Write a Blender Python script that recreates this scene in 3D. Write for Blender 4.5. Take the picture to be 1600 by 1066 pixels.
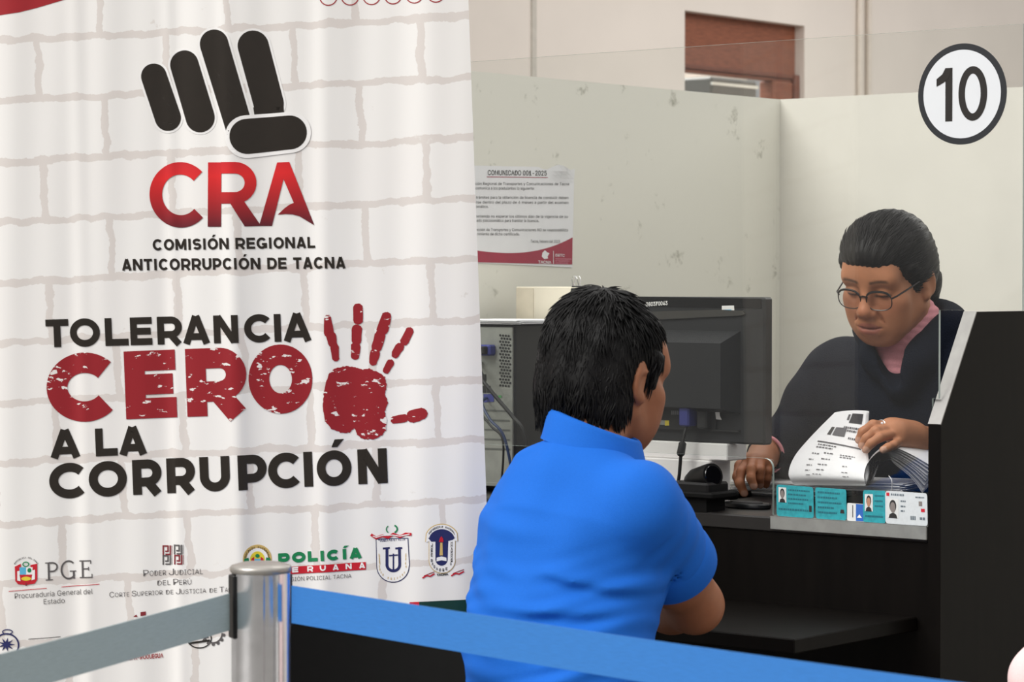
import bpy, math, random
import numpy as np
from mathutils import Vector, Matrix
from mathutils.geometry import tessellate_polygon

# ------------------------------------------------------------------ scene, camera, light
for _o in list(bpy.data.objects):
    bpy.data.objects.remove(_o, do_unlink=True)
SC = bpy.context.scene
COL = SC.collection
F = 4200.0                        # focal length in photo pixels (1600 wide)
HC = 1.35                         # camera height
PITCH = math.atan(93.0 / F)
SC.view_settings.view_transform = 'Standard'
SC.view_settings.look = 'None'
SC.view_settings.gamma = 1.0
SC.view_settings.exposure = 0.27
SC.view_settings.use_curve_mapping = False
cd = bpy.data.cameras.new('camera')
cam = bpy.data.objects.new('camera', cd)
COL.objects.link(cam)
cam.location = (0, 0, HC)
cam.rotation_euler = (math.pi / 2 - PITCH, 0, 0)
cd.sensor_width = 36
cd.lens = 36 * F / 1600
cd.clip_start = 0.05
cd.dof.use_dof = True
cd.dof.focus_distance = 4.95
cd.dof.aperture_fstop = 10.0
SC.camera = cam

wd = bpy.data.worlds.new('daylight')
SC.world = wd
wd.use_nodes = True
_nt = wd.node_tree
_bg = _nt.nodes['Background']
_tc = _nt.nodes.new('ShaderNodeTexCoord')
_sp = _nt.nodes.new('ShaderNodeSeparateXYZ')
_rp = _nt.nodes.new('ShaderNodeValToRGB')
_nt.links.new(_tc.outputs['Generated'], _sp.inputs[0])
_nt.links.new(_sp.outputs['Z'], _rp.inputs[0])
_rp.color_ramp.elements[0].position = 0.0
_rp.color_ramp.elements[0].color = (0.22, 0.215, 0.21, 1)
_rp.color_ramp.elements[1].position = 0.6
_rp.color_ramp.elements[1].color = (1.0, 0.985, 0.97, 1)
_nt.links.new(_rp.outputs[0], _bg.inputs[0])
_bg.inputs[1].default_value = 0.95
sl = bpy.data.lights.new('daylight_sun', 'SUN')
sl.energy = 2.5
sl.angle = math.radians(38)
sl.color = (1.0, 0.98, 0.95)
so = bpy.data.objects.new('daylight_sun', sl)
COL.objects.link(so)
so.rotation_euler = Vector((0.74, 0.50, -0.72)).to_track_quat('-Z', 'Y').to_euler()

for _n, _p, _s, _e in (('fill_light_hall', (3.0, 8.6, 3.3), (2.8, 1.8), 62), ('fill_light_booth', (.75, 5.3, 3.2), (1.6, .8), 8), ('fill_light_beyond', (.2, 12.5, 3.2), (2, 1.2), 110)):  # unseen area lights added as fill, no real fittings
    _l = bpy.data.lights.new(_n, 'AREA'); _l.shape = 'RECTANGLE'; _l.size, _l.size_y = _s; _l.energy = _e; _l.color = (1, .97, .93)
    _o = bpy.data.objects.new(_n, _l); COL.objects.link(_o); _o.location = _p

# ------------------------------------------------------------------ frames of reference
def at(px, py, d):
    """world point at depth d that the photo shows at pixel px, py"""
    u = (px - 800) / F
    v = (533 - py) / F
    c, s = math.cos(PITCH), math.sin(PITCH)
    k = d / (c + v * s)
    return Vector((u * k, d, HC + (-s + v * c) * k))

AX, AY = 0.7296, 4.7              # right front corner of the counter
SV = Vector((0.768, -0.640, 0)).normalized()      # along the counter, to the right
TV = Vector((0.640, 0.768, 0)).normalized()       # across the counter, towards the clerk
UP = Vector((0, 0, 1))
RST = Matrix((SV, TV, UP)).transposed()
def W(s, t, z):
    return Vector((AX, AY, 0)) + SV * s + TV * t + UP * z
def onplane(px, py, t):
    """(s, z) of the point of the vertical plane t = const seen at px, py"""
    o = Vector((0, 0, HC)); d = at(px, py, 1.0) - o
    p0 = W(0, t, 0)
    k = (p0 - o).dot(TV) / d.dot(TV)
    q = o + d * k
    return (q - Vector((AX, AY, 0))).dot(SV), q.z
def onlevel(px, py, z):
    o = Vector((0, 0, HC)); d = at(px, py, 1.0) - o
    k = (z - HC) / d.z
    q = o + d * k
    r = q - Vector((AX, AY, 0))
    return r.dot(SV), r.dot(TV)

# ------------------------------------------------------------------ materials
def lin(c):
    return tuple(((x / 255) / 12.92 if x / 255 <= 0.04045 else ((x / 255 + 0.055) / 1.055) ** 2.4) for x in c)
MATS = {}
def mat(name, rgb, rough=0.6, metal=0.0, var=0.06, scale=40.0, bump=0.0, bscale=200.0, spec=0.5, stretch=None, attr=False, coat=0.0):
    if name in MATS: return MATS[name]
    m = bpy.data.materials.new(name); m.use_nodes = True
    nt = m.node_tree; b = nt.nodes['Principled BSDF']
    b.inputs['Roughness'].default_value = rough
    b.inputs['Metallic'].default_value = metal
    b.inputs['Specular IOR Level'].default_value = spec
    if coat:
        b.inputs['Coat Weight'].default_value = coat
        b.inputs['Coat Roughness'].default_value = 0.15
    tc = nt.nodes.new('ShaderNodeTexCoord')
    mp = nt.nodes.new('ShaderNodeMapping')
    nt.links.new(tc.outputs['Object'], mp.inputs[0])
    if stretch: mp.inputs['Scale'].default_value = stretch
    nz = nt.nodes.new('ShaderNodeTexNoise'); nz.inputs['Scale'].default_value = scale; nz.inputs['Detail'].default_value = 4
    nt.links.new(mp.outputs[0], nz.inputs['Vector'])
    c = lin(rgb)
    mr = nt.nodes.new('ShaderNodeMapRange')
    mr.inputs[1].default_value = 0.3; mr.inputs[2].default_value = 0.7
    mr.inputs[3].default_value = 1 - var; mr.inputs[4].default_value = 1 + var
    nt.links.new(nz.outputs['Fac'], mr.inputs[0])
    mx = nt.nodes.new('ShaderNodeVectorMath'); mx.operation = 'SCALE'
    if attr:
        at_ = nt.nodes.new('ShaderNodeAttribute'); at_.attribute_name = 'col'
        nt.links.new(at_.outputs['Color'], mx.inputs[0])
    else:
        mx.inputs[0].default_value = c
    nt.links.new(mr.outputs[0], mx.inputs['Scale'])
    nt.links.new(mx.outputs[0], b.inputs['Base Color'])
    if bump:
        n2 = nt.nodes.new('ShaderNodeTexNoise'); n2.inputs['Scale'].default_value = bscale; n2.inputs['Detail'].default_value = 3
        nt.links.new(mp.outputs[0], n2.inputs['Vector'])
        bp = nt.nodes.new('ShaderNodeBump'); bp.inputs['Strength'].default_value = bump; bp.inputs['Distance'].default_value = 0.004
        nt.links.new(n2.outputs['Fac'], bp.inputs['Height'])
        nt.links.new(bp.outputs[0], b.inputs['Normal'])
    MATS[name] = m
    return m

# ------------------------------------------------------------------ mesh collector
class MB:
    def __init__(s):
        s.v = []; s.f = []; s.m = []; s.mats = []; s.uv = None
    def mi(s, m):
        if m not in s.mats: s.mats.append(m)
        return s.mats.index(m)
    def add(s, verts, faces, m):
        b = len(s.v); i = s.mi(m)
        s.v.extend([tuple(x) for x in verts])
        for f in faces:
            s.f.append(tuple(b + k for k in f)); s.m.append(i)
    def box(s, c, h, m, R=None, bev=0.0):
        """box, centre c, half sizes h, rotation R, chamfered by bev"""
        c = Vector(c); R = R or Matrix.Identity(3)
        if bev <= 0:
            vs = [c + R @ Vector((x * h[0], y * h[1], z * h[2])) for x in (-1, 1) for y in (-1, 1) for z in (-1, 1)]
            s.add(vs, [(0, 1, 3, 2), (4, 6, 7, 5), (0, 4, 5, 1), (2, 3, 7, 6), (0, 2, 6, 4), (1, 5, 7, 3)], m)
            return
        b = min(bev, min(h) * 0.98)
        vs = []; key = {}
        for x in (-1, 1):
            for y in (-1, 1):
                for z in (-1, 1):
                    for ax in range(3):
                        q = [x * (h[0] - b), y * (h[1] - b), z * (h[2] - b)]
                        q[ax] = (x, y, z)[ax] * h[ax]
                        key[(x, y, z, ax)] = len(vs)
                        vs.append(c + R @ Vector(q))
        fs = []
        def corner(ax, sg, a, bb):
            o = [0, 0, 0]; o[ax] = sg; o[(ax + 1) % 3] = a; o[(ax + 2) % 3] = bb
            return tuple(o)
        for ax in range(3):
            for sg in (-1, 1):
                q = [key[corner(ax, sg, a, bb) + (ax,)] for a, bb in ((-1, -1), (1, -1), (1, 1), (-1, 1))]
                fs.append(q if sg > 0 else q[::-1])
        for ax in range(3):
            a1, a2 = (ax + 1) % 3, (ax + 2) % 3
            for s1 in (-1, 1):
                for s2 in (-1, 1):
                    o1 = [0, 0, 0]; o1[ax] = -1; o1[a1] = s1; o1[a2] = s2
                    o2 = list(o1); o2[ax] = 1
                    q = [key[tuple(o1) + (a1,)], key[tuple(o2) + (a1,)], key[tuple(o2) + (a2,)], key[tuple(o1) + (a2,)]]
                    fs.append(q if s1 * s2 > 0 else q[::-1])
        for x in (-1, 1):
            for y in (-1, 1):
                for z in (-1, 1):
                    q = [key[(x, y, z, k)] for k in range(3)]
                    fs.append(q if x * y * z > 0 else q[::-1])
        s.add(vs, fs, m)
    def bst(s, s0, s1, t0, t1, z0, z1, m, bev=0.0):
        """box in counter coordinates"""
        s.box(W((s0 + s1) / 2, (t0 + t1) / 2, (z0 + z1) / 2), (abs(s1 - s0) / 2, abs(t1 - t0) / 2, abs(z1 - z0) / 2), m, RST, bev)
    def tube(s, pts, rad, m, n=10, caps=True, closed=False):
        pts = [Vector(p) for p in pts]; N = len(pts)
        if not hasattr(rad, '__len__'): rad = [rad] * N
        vs = []; ref = None
        for i, p in enumerate(pts):
            if closed: t = (pts[(i + 1) % N] - pts[i - 1])
            else: t = (pts[min(i + 1, N - 1)] - pts[max(i - 1, 0)])
            t = t.normalized() if t.length > 1e-9 else Vector((0, 0, 1))
            if ref is None:
                ref = Vector((0, 0, 1)) if abs(t.z) < 0.9 else Vector((1, 0, 0))
            a = (ref - t * ref.dot(t))
            a = a.normalized() if a.length > 1e-6 else t.orthogonal().normalized()
            b = t.cross(a); ref = a
            for k in range(n):
                w = 2 * math.pi * k / n
                vs.append(p + (a * math.cos(w) + b * math.sin(w)) * rad[i])
        fs = []
        for i in range(N if closed else N - 1):
            j = (i + 1) % N
            for k in range(n):
                l = (k + 1) % n
                fs.append((i * n + k, i * n + l, j * n + l, j * n + k))
        if caps and not closed:
            fs.append(tuple(range(n))[::-1]); fs.append(tuple((N - 1) * n + k for k in range(n)))
        s.add(vs, fs, m)
    def lathe(s, c, prof, m, n=32, R=None):
        """prof = [(radius, height)...] about local z through c"""
        c = Vector(c); R = R or Matrix.Identity(3)
        vs = []
        for r, h in prof:
            for k in range(n):
                w = 2 * math.pi * k / n
                vs.append(c + R @ Vector((r * math.cos(w), r * math.sin(w), h)))
        fs = []
        for i in range(len(prof) - 1):
            for k in range(n):
                l = (k + 1) % n
                fs.append((i * n + k, i * n + l, (i + 1) * n + l, (i + 1) * n + k))
        fs.append(tuple(range(n))[::-1]); fs.append(tuple((len(prof) - 1) * n + k for k in range(n)))
        s.add(vs, fs, m)
    def poly(s, pts2, fmap, m):
        """flat filled outline; fmap(a, b) -> 3D"""
        tr = [tuple(t) for t in tessellate_polygon([[Vector((p[0], p[1], 0)) for p in pts2]])]
        s.add2(pts2, tr, fmap, m)
    def add2(s, pts2, faces, fmap, m):
        """flat faces laid on a surface; cut small where the surface waves (fmap.cut = longest edge)"""
        L = getattr(fmap, 'cut', None)
        if not L:
            s.add([fmap(*p) for p in pts2], faces, m); return
        V = [tuple(p) for p in pts2]; mid = {}
        st = []
        for f in faces:
            for i in range(1, len(f) - 1): st.append((f[0], f[i], f[i + 1]))
        out = []
        while st:
            t = st.pop()
            e = [(math.hypot(V[t[i]][0] - V[t[(i + 1) % 3]][0], V[t[i]][1] - V[t[(i + 1) % 3]][1]), i) for i in range(3)]
            l, i = max(e)
            if l <= L: out.append(t); continue
            a, b, c = t[i], t[(i + 1) % 3], t[(i + 2) % 3]
            k = (min(a, b), max(a, b))
            if k not in mid:
                V.append(((V[a][0] + V[b][0]) / 2, (V[a][1] + V[b][1]) / 2)); mid[k] = len(V) - 1
            q = mid[k]
            st.append((a, q, c)); st.append((q, b, c))
        s.add([fmap(*p) for p in V], out, m)
    def prism(s, pts2, f0, f1, m, mside=None):
        tr = [tuple(t) for t in tessellate_polygon([[Vector((p[0], p[1], 0)) for p in pts2]])]
        n = len(pts2)
        s.add([f0(*p) for p in pts2], tr, m)
        s.add([f1(*p) for p in pts2], [t[::-1] for t in tr], m)
        vs = [f0(*p) for p in pts2] + [f1(*p) for p in pts2]
        s.add(vs, [(i, (i + 1) % n, n + (i + 1) % n, n + i) for i in range(n)], mside or m)
    def grid(s, nu, nv, fn, m):
        vs = [fn(i / nu, j / nv) for j in range(nv + 1) for i in range(nu + 1)]
        fs = [(j * (nu + 1) + i, j * (nu + 1) + i + 1, (j + 1) * (nu + 1) + i + 1, (j + 1) * (nu + 1) + i) for j in range(nv) for i in range(nu)]
        s.add(vs, fs, m)
    def build(s, name, parent=None, smooth=False, uvf=None, loc=None):
        me = bpy.data.meshes.new(name)
        if loc is None and parent is None:
            A_ = np.array([tuple(v) for v in s.v]); lo, hi = A_.min(0), A_.max(0)
            loc = ((lo[0] + hi[0]) / 2, (lo[1] + hi[1]) / 2, lo[2])
        org = Vector(loc) if loc is not None else Vector((0, 0, 0))
        vs = [tuple(Vector(v) - org) for v in s.v]
        me.from_pydata(vs, [], s.f)
        for m in s.mats: me.materials.append(m)
        me.polygons.foreach_set('material_index', s.m)
        if smooth: me.polygons.foreach_set('use_smooth', [True] * len(s.f))
        if uvf:
            ul = me.uv_layers.new(name='UVMap')
            for lp in me.loops:
                ul.data[lp.index].uv = uvf(s.v[lp.vertex_index])
        me.update()
        return link(name, me, parent, org)

def link(name, me, parent=None, loc=(0, 0, 0)):
    o = bpy.data.objects.new(name, me); COL.objects.link(o)
    o.location = loc
    if parent is not None:
        o.parent = parent
        o.matrix_parent_inverse = Matrix.Translation(-Vector(parent.location))
    return o
def smooth_by_angle(o, deg=40):
    me = o.data
    me.polygons.foreach_set('use_smooth', [True] * len(me.polygons))
    try: me.set_sharp_from_angle(angle=math.radians(deg))
    except Exception: pass
    return o
def tag(o, label=None, cat=None, group=None, kind=None):
    if label: o['label'] = label
    if cat: o['category'] = cat
    if group: o['group'] = group
    if kind: o['kind'] = kind
    return o
def empty(name, loc, label, cat, group=None):
    o = bpy.data.objects.new(name, None); COL.objects.link(o)
    o.location = loc; o.empty_display_size = 0.1
    return tag(o, label, cat, group)

# ------------------------------------------------------------------ lettering
_tcache = {}
def _sans():
    """the sans serif that ships inside Blender; its built-in font if that is missing"""
    try:
        import os
        return bpy.data.fonts.load(os.path.join(bpy.utils.system_resource('DATAFILES'), 'fonts', 'Inter.woff2'))
    except Exception:
        return None
SANS = _sans()
def text2d(body, bold=0.0, shear=0.0):
    k = (body, bold, shear)
    if k in _tcache: return _tcache[k]
    cu = bpy.data.curves.new('t', 'FONT'); cu.body = body
    if SANS: cu.font = SANS
    cu.resolution_u = 2; cu.offset = bold; cu.shear = shear
    o = bpy.data.objects.new('t', cu); COL.objects.link(o)
    dg = bpy.context.evaluated_depsgraph_get(); dg.update()
    me = bpy.data.meshes.new_from_object(o.evaluated_get(dg))
    vs = [(v.co.x, v.co.y) for v in me.vertices]; fs = [tuple(p.vertices) for p in me.polygons]
    bpy.data.objects.remove(o); bpy.data.curves.remove(cu); bpy.data.meshes.remove(me)
    _tcache[k] = (vs, fs)
    return vs, fs
_caph = None
def put_text(mb, body, p0, p1, h, fmap, m, bold=0.0, lean=0.04):
    """text between pixels p0 and p1 on its baseline, cap height h"""
    global _caph
    vs, fs = text2d(body, bold)
    if not vs: return
    if _caph is None:
        _caph = max(v[1] for v in text2d('H')[0])
    x0 = min(v[0] for v in vs); x1 = max(v[0] for v in vs)
    L = x1 - x0
    out = []
    for x, y in vs:
        a = (x - x0) / L; b = y / _caph * h
        out.append((p0[0] + (p1[0] - p0[0]) * a - lean * b, p0[1] + (p1[1] - p0[1]) * a - b))
    if h > 7: mb.add2(out, fs, fmap, m)
    else: mb.add([fmap(*q) for q in out], fs, m)

def arc(cx, cy, rx, ry, a0, a1, n=28):
    return [(cx + rx * math.cos(math.radians(a0 + (a1 - a0) * i / n)), cy + ry * math.sin(math.radians(a0 + (a1 - a0) * i / n))) for i in range(n + 1)]
def thick(poly, w, closed=False):
    """left and right outlines of a stroke"""
    P = [Vector((p[0], p[1])) for p in poly]
    n = len(P); L = []; R = []
    for i in range(n):
        if closed: a = P[i] - P[i - 1]; b = P[(i + 1) % n] - P[i]
        else:
            a = P[i] - P[i - 1] if i else P[1] - P[0]
            b = P[i + 1] - P[i] if i < n - 1 else P[i] - P[i - 1]
        a = a.normalized(); b = b.normalized()
        na = Vector((-a.y, a.x)); nb = Vector((-b.y, b.x))
        q = na + nb
        q = q.normalized() if q.length > 1e-6 else na
        c = max(0.4, q.dot(na))
        L.append(P[i] + q * (w / 2 / c)); R.append(P[i] - q * (w / 2 / c))
    return L, R
def stroke(mb, poly, w, fmap, m, closed=False, step=None):
    if step and not closed:
        q = []
        for a, b in zip(poly[:-1], poly[1:]):
            n = max(1, int(math.hypot(b[0] - a[0], b[1] - a[1]) / step))
            q += [(a[0] + (b[0] - a[0]) * i / n, a[1] + (b[1] - a[1]) * i / n) for i in range(n)]
        poly = q + [poly[-1]]
    L, R = thick(poly, w, closed)
    n = len(poly)
    vs = [(p.x, p.y) for p in L] + [(p.x, p.y) for p in R]
    fs = [(i, (i + 1) % n, n + (i + 1) % n, n + i) for i in range(n if closed else n - 1)]
    mb.add2(vs, fs, fmap, m)
def glyph(ch, w, e):
    """strokes of a heavy geometric capital; height 1, width w, half stroke e"""
    if ch == 'T': return [[(0, 1 - e), (w, 1 - e)], [(w / 2, 1 - 2 * e), (w / 2, 0)]]
    if ch == 'L': return [[(e, 1), (e, 0)], [(2 * e, e), (w, e)]]
    if ch == 'E': return [[(e, 1), (e, 0)], [(2 * e, e), (w, e)], [(2 * e, 1 - e), (w, 1 - e)], [(2 * e, .5), (w * .94, .5)]]
    if ch == 'I': return [[(w / 2, 0), (w / 2, 1)]]
    if ch == 'N': return [[(e, 0), (e, 1)], [(w - e, 0), (w - e, 1)], [(e * 1.25, 1 - e * .35), (w - e * 1.25, e * .35)]]
    if ch == 'A': return [[(e * 1.02, 0), (w / 2 - e * .06, 1)], [(w - e * 1.02, 0), (w / 2 + e * .06, 1)], [(w * .24, .26), (w * .76, .26)]]
    if ch == 'O': return [arc(w / 2, .5, w / 2 - e, .5 - e + .01, 0, 360, 44)]
    if ch == 'C': return [arc(w / 2 + .02, .5, w / 2 - e + .02, .5 - e + .01, 42, 318, 40)]
    if ch == 'M': return [[(e, 0), (e, 1)], [(w - e, 0), (w - e, 1)], [(e * 1.2, 1 - e * .3), (w / 2, .12)], [(w - e * 1.2, 1 - e * .3), (w / 2, .12)]]
    if ch == 'D':
        r = .5 - e
        return [[(e, 0), (e, 1)], [(2 * e, 1 - e)] + arc(w - e - r * .8, .5, r * .8, r, 90, -90, 20) + [(2 * e, e)]]
    if ch == 'G': return [arc(w / 2 + .01, .5, w / 2 - e, .5 - e + .01, 42, 345, 40), [(w - e, .06), (w - e, .5)], [(w * .52, .5 - e * .8), (w - e * .1, .5 - e * .8)]]
    if ch == 'S':
        r1 = (1 - 2 * e) / 4 + .005; rx = w / 2 - e
        return [arc(w / 2, 1 - e - r1, rx, r1, 25, 270, 22) + arc(w / 2, e + r1, rx, r1, 90, -155, 22)[1:]]
    if ch == 'U':
        r = w / 2 - e
        return [[(e, 1)] + arc(w / 2, r + e, r, r, 180, 360, 20) + [(w - e, 1)]]
    if ch in 'RP':
        yb = .36 if ch == 'R' else .33
        r = (1 - e - yb) / 2
        g = [[(e, 0), (e, 1)], [(2 * e, 1 - e)] + arc(w - e - r, yb + r, r, r, 90, -90, 16) + [(2 * e, yb)]]
        if ch == 'R': g.append([(w * .5, yb + .02), (w - e * .95, 0)])
        return g
    return []
def heavy(mb, spans, base, h, sw, fmap, m, lean=0.04):
    """spans = [(char, x0, x1)], base(x) = baseline pixel row"""
    e = sw / 2
    for ch, x0, x1 in spans:
        acc = ch in 'ÓÍ'
        w = (x1 - x0) / h
        sl_ = base(x0 + 1) - base(x0)
        def f(a, b, x0=x0): return fmap(x0 + a * h - lean * b * h, base(x0) + sl_ * a * h - b * h)
        if hasattr(fmap, 'cut'): f.cut = fmap.cut / h
        for k, g in enumerate(glyph({'Ó': 'O', 'Í': 'I'}.get(ch, ch), w, e)):
            cl = (g[0][0] - g[-1][0]) ** 2 + (g[0][1] - g[-1][1]) ** 2 < 1e-8
            stroke(mb, g[:-1] if cl else g, sw, f, m, cl, step=0.25)
        if ch == 'Í': mb.poly([(w * .2, 1.08), (w * .75, 1.08), (w * 1.5, 1.30), (w * .55, 1.30)], f, m)
        if ch == 'Ó': mb.poly([(w * .45, 1.10), (w * .62, 1.10), (w * .82, 1.32), (w * .55, 1.32)], f, m)
WID = dict(I=.34, M=.98, N=.86, O=.92, Ó=.92, C=.86, G=.92, A=.86, R=.84, U=.82, P=.78, S=.76, E=.74, L=.68, D=.86, T=.74, Í=.34)
def heavy_line(mb, txt, p0, p1, h, sw, fmap, m, gap=.12):
    tot = sum(WID.get(c, .36) for c in txt) + gap * (len(txt) - 1)
    k = (p1[0] - p0[0]) / tot; x = p0[0]; sp = []
    for c in txt:
        w = WID.get(c, .36) * k
        if c != ' ': sp.append((c, x, x + w))
        x += w + gap * k
    heavy(mb, sp, lambda X: p0[1] + (p1[1] - p0[1]) * (X - p0[0]) / (p1[0] - p0[0]), h, sw, fmap, m)
def capsule(a, b, r0, r1=None, n=16):
    r1 = r1 or r0
    t = math.degrees(math.atan2(b[1] - a[1], b[0] - a[0]))
    return arc(a[0], a[1], r0, r0, t + 90, t + 270, n) + arc(b[0], b[1], r1, r1, t - 90, t + 90, n)
def ell2(cx, cy, rx, ry, n=28):
    return arc(cx, cy, rx, ry, 0, 360, n)[:-1]

# ------------------------------------------------------------------ smooth solids (distance fields, surface nets)
class Solid:
    def __init__(s, R=None, T=(0, 0, 0)):
        s.ops = []; s.R = np.eye(3) if R is None else np.array(R, float); s.T = np.array(T, float); s.disp = None
    def frame(s, R, T):
        s.R = np.array(R, float); s.T = np.array(T, float)
    def world(s):
        s.R = np.eye(3); s.T = np.zeros(3)
    def pt(s, p): return s.R @ np.array(p, float) + s.T
    def cap(s, a, b, ra, rb=None, k=0.01, sub=False):
        rb = ra if rb is None else rb
        a = s.pt(a); b = s.pt(b)
        s.ops.append(('c', a, b, ra, rb, k, sub, (a + b) / 2, np.linalg.norm(b - a) / 2 + max(ra, rb)))
    def chain(s, pts, rads, k=0.01, sub=False):
        for i in range(len(pts) - 1): s.cap(pts[i], pts[i + 1], rads[i], rads[i + 1], k, sub)
    def ell(s, c, r, k=0.01, sub=False, Q=None):
        c = s.pt(c); R = s.R if Q is None else s.R @ np.array(Q, float)
        s.ops.append(('e', c, np.array(r, float), R, None, k, sub, c, max(r)))
    def box(s, c, h, rd=0.0, k=0.01, sub=False, Q=None):
        c = s.pt(c); R = s.R if Q is None else s.R @ np.array(Q, float)
        s.ops.append(('b', c, np.array(h, float), R, rd, k, sub, c, float(np.linalg.norm(h))))
    def ev(s, P):
        d = np.full(len(P), 0.5, np.float32)
        for op in s.ops:
            c, rad, k, sub = op[7], op[8], op[5], op[6]
            q = P - c.astype(np.float32)
            ix = np.nonzero(np.einsum('ij,ij->i', q, q) < (rad + 0.07) ** 2)[0]
            if not len(ix): continue
            X = P[ix]
            if op[0] == 'c':
                a, b = op[1].astype(np.float32), op[2].astype(np.float32)
                pa = X - a; ba = b - a; L = max(float(ba @ ba), 1e-12)
                h = np.clip(pa @ ba / L, 0, 1)
                v = np.linalg.norm(pa - h[:, None] * ba, axis=1) - (op[3] + (op[4] - op[3]) * h)
            elif op[0] == 'e':
                l = (X - op[1].astype(np.float32)) @ op[3].astype(np.float32)
                r = op[2].astype(np.float32)
                k0 = np.linalg.norm(l / r, axis=1); k1 = np.linalg.norm(l / (r * r), axis=1)
                v = k0 * (k0 - 1) / np.maximum(k1, 1e-9)
            else:
                l = np.abs((X - op[1].astype(np.float32)) @ op[3].astype(np.float32)) - (op[2].astype(np.float32) - op[4])
                v = np.linalg.norm(np.maximum(l, 0), axis=1) + np.minimum(l.max(axis=1), 0) - op[4]
            D = d[ix]
            if sub: D = -D
            hh = np.maximum(k - np.abs(D - v), 0) / max(k, 1e-6)
            D = np.minimum(D, v) - hh * hh * k * 0.25
            d[ix] = -D if sub else D
        if s.disp is not None: d = d + s.disp(P).astype(np.float32)
        return d
    def mesh(s, vox, pad=0.012):
        lo = np.min([op[7] - op[8] for op in s.ops if not op[6]], axis=0) - pad
        hi = np.max([op[7] + op[8] for op in s.ops if not op[6]], axis=0) + pad
        Bk = 4
        nc = np.ceil((hi - lo) / (vox * Bk)).astype(int)
        g = np.stack(np.meshgrid(*[np.arange(n) for n in nc], indexing='ij'), -1).reshape(-1, 3)
        cc = (lo + (g + 0.5) * vox * Bk).astype(np.float32)
        dc = s.ev(cc)
        act = np.abs(dc) < vox * Bk * 1.35 + 0.008
        V = np.repeat(np.repeat(np.repeat(dc.reshape(nc), Bk, 0), Bk, 1), Bk, 2)
        off = np.stack(np.meshgrid(*[np.arange(Bk)] * 3, indexing='ij'), -1).reshape(-1, 3)
        ga = g[act]
        fi = (ga[:, None, :] * Bk + off[None]).reshape(-1, 3)
        for c0 in range(0, len(fi), 400000):
            q = fi[c0:c0 + 400000]
            V[q[:, 0], q[:, 1], q[:, 2]] = s.ev((lo + (q + 0.5) * vox).astype(np.float32))
        S = V < 0
        nx, ny, nz = V.shape
        cnt = np.zeros((nx - 1, ny - 1, nz - 1), np.int8)
        for i in (0, 1):
            for j in (0, 1):
                for k in (0, 1):
                    cnt += S[i:nx - 1 + i, j:ny - 1 + j, k:nz - 1 + k]
        cells = np.argwhere((cnt > 0) & (cnt < 8))
        idx = -np.ones(cnt.shape, np.int64)
        idx[cells[:, 0], cells[:, 1], cells[:, 2]] = np.arange(len(cells))
        acc = np.zeros((len(cells), 3)); num = np.zeros(len(cells))
        cor = [(i, j, k) for i in (0, 1) for j in (0, 1) for k in (0, 1)]
        val = {c: V[cells[:, 0] + c[0], cells[:, 1] + c[1], cells[:, 2] + c[2]] for c in cor}
        for c in cor:
            for ax in range(3):
                if c[ax] == 0:
                    e = list(c); e[ax] = 1; e = tuple(e)
                    a, b = val[c], val[e]
                    cr = (a < 0) != (b < 0)
                    t = np.where(cr, a / np.where(cr, a - b, 1), 0)
                    p = np.tile(np.array(c, float), (len(cells), 1)); p[:, ax] = t
                    acc[cr] += p[cr]; num[cr] += 1
        vert = lo + (cells + acc / num[:, None] + 0.5) * vox
        quads = []
        for ax in range(3):
            a1, a2 = (ax + 1) % 3, (ax + 2) % 3
            sl0 = [slice(None)] * 3; sl1 = [slice(None)] * 3
            sl0[ax] = slice(0, -1); sl1[ax] = slice(1, None)
            s0 = S[tuple(sl0)]; s1 = S[tuple(sl1)]
            e = np.argwhere(s0 != s1)
            e = e[(e[:, a1] > 0) & (e[:, a2] > 0) & (e[:, a1] < V.shape[a1] - 1) & (e[:, a2] < V.shape[a2] - 1)]
            ins = s0[e[:, 0], e[:, 1], e[:, 2]]
            def cell(d1, d2):
                q = e.copy(); q[:, a1] -= d1; q[:, a2] -= d2
                return idx[q[:, 0], q[:, 1], q[:, 2]]
            q = np.stack([cell(1, 1), cell(0, 1), cell(0, 0), cell(1, 0)], 1)
            q[~ins] = q[~ins][:, ::-1]
            quads.append(q)
        quads = np.concatenate(quads)
        quads = quads[(quads >= 0).all(1)]
        return vert, quads

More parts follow.
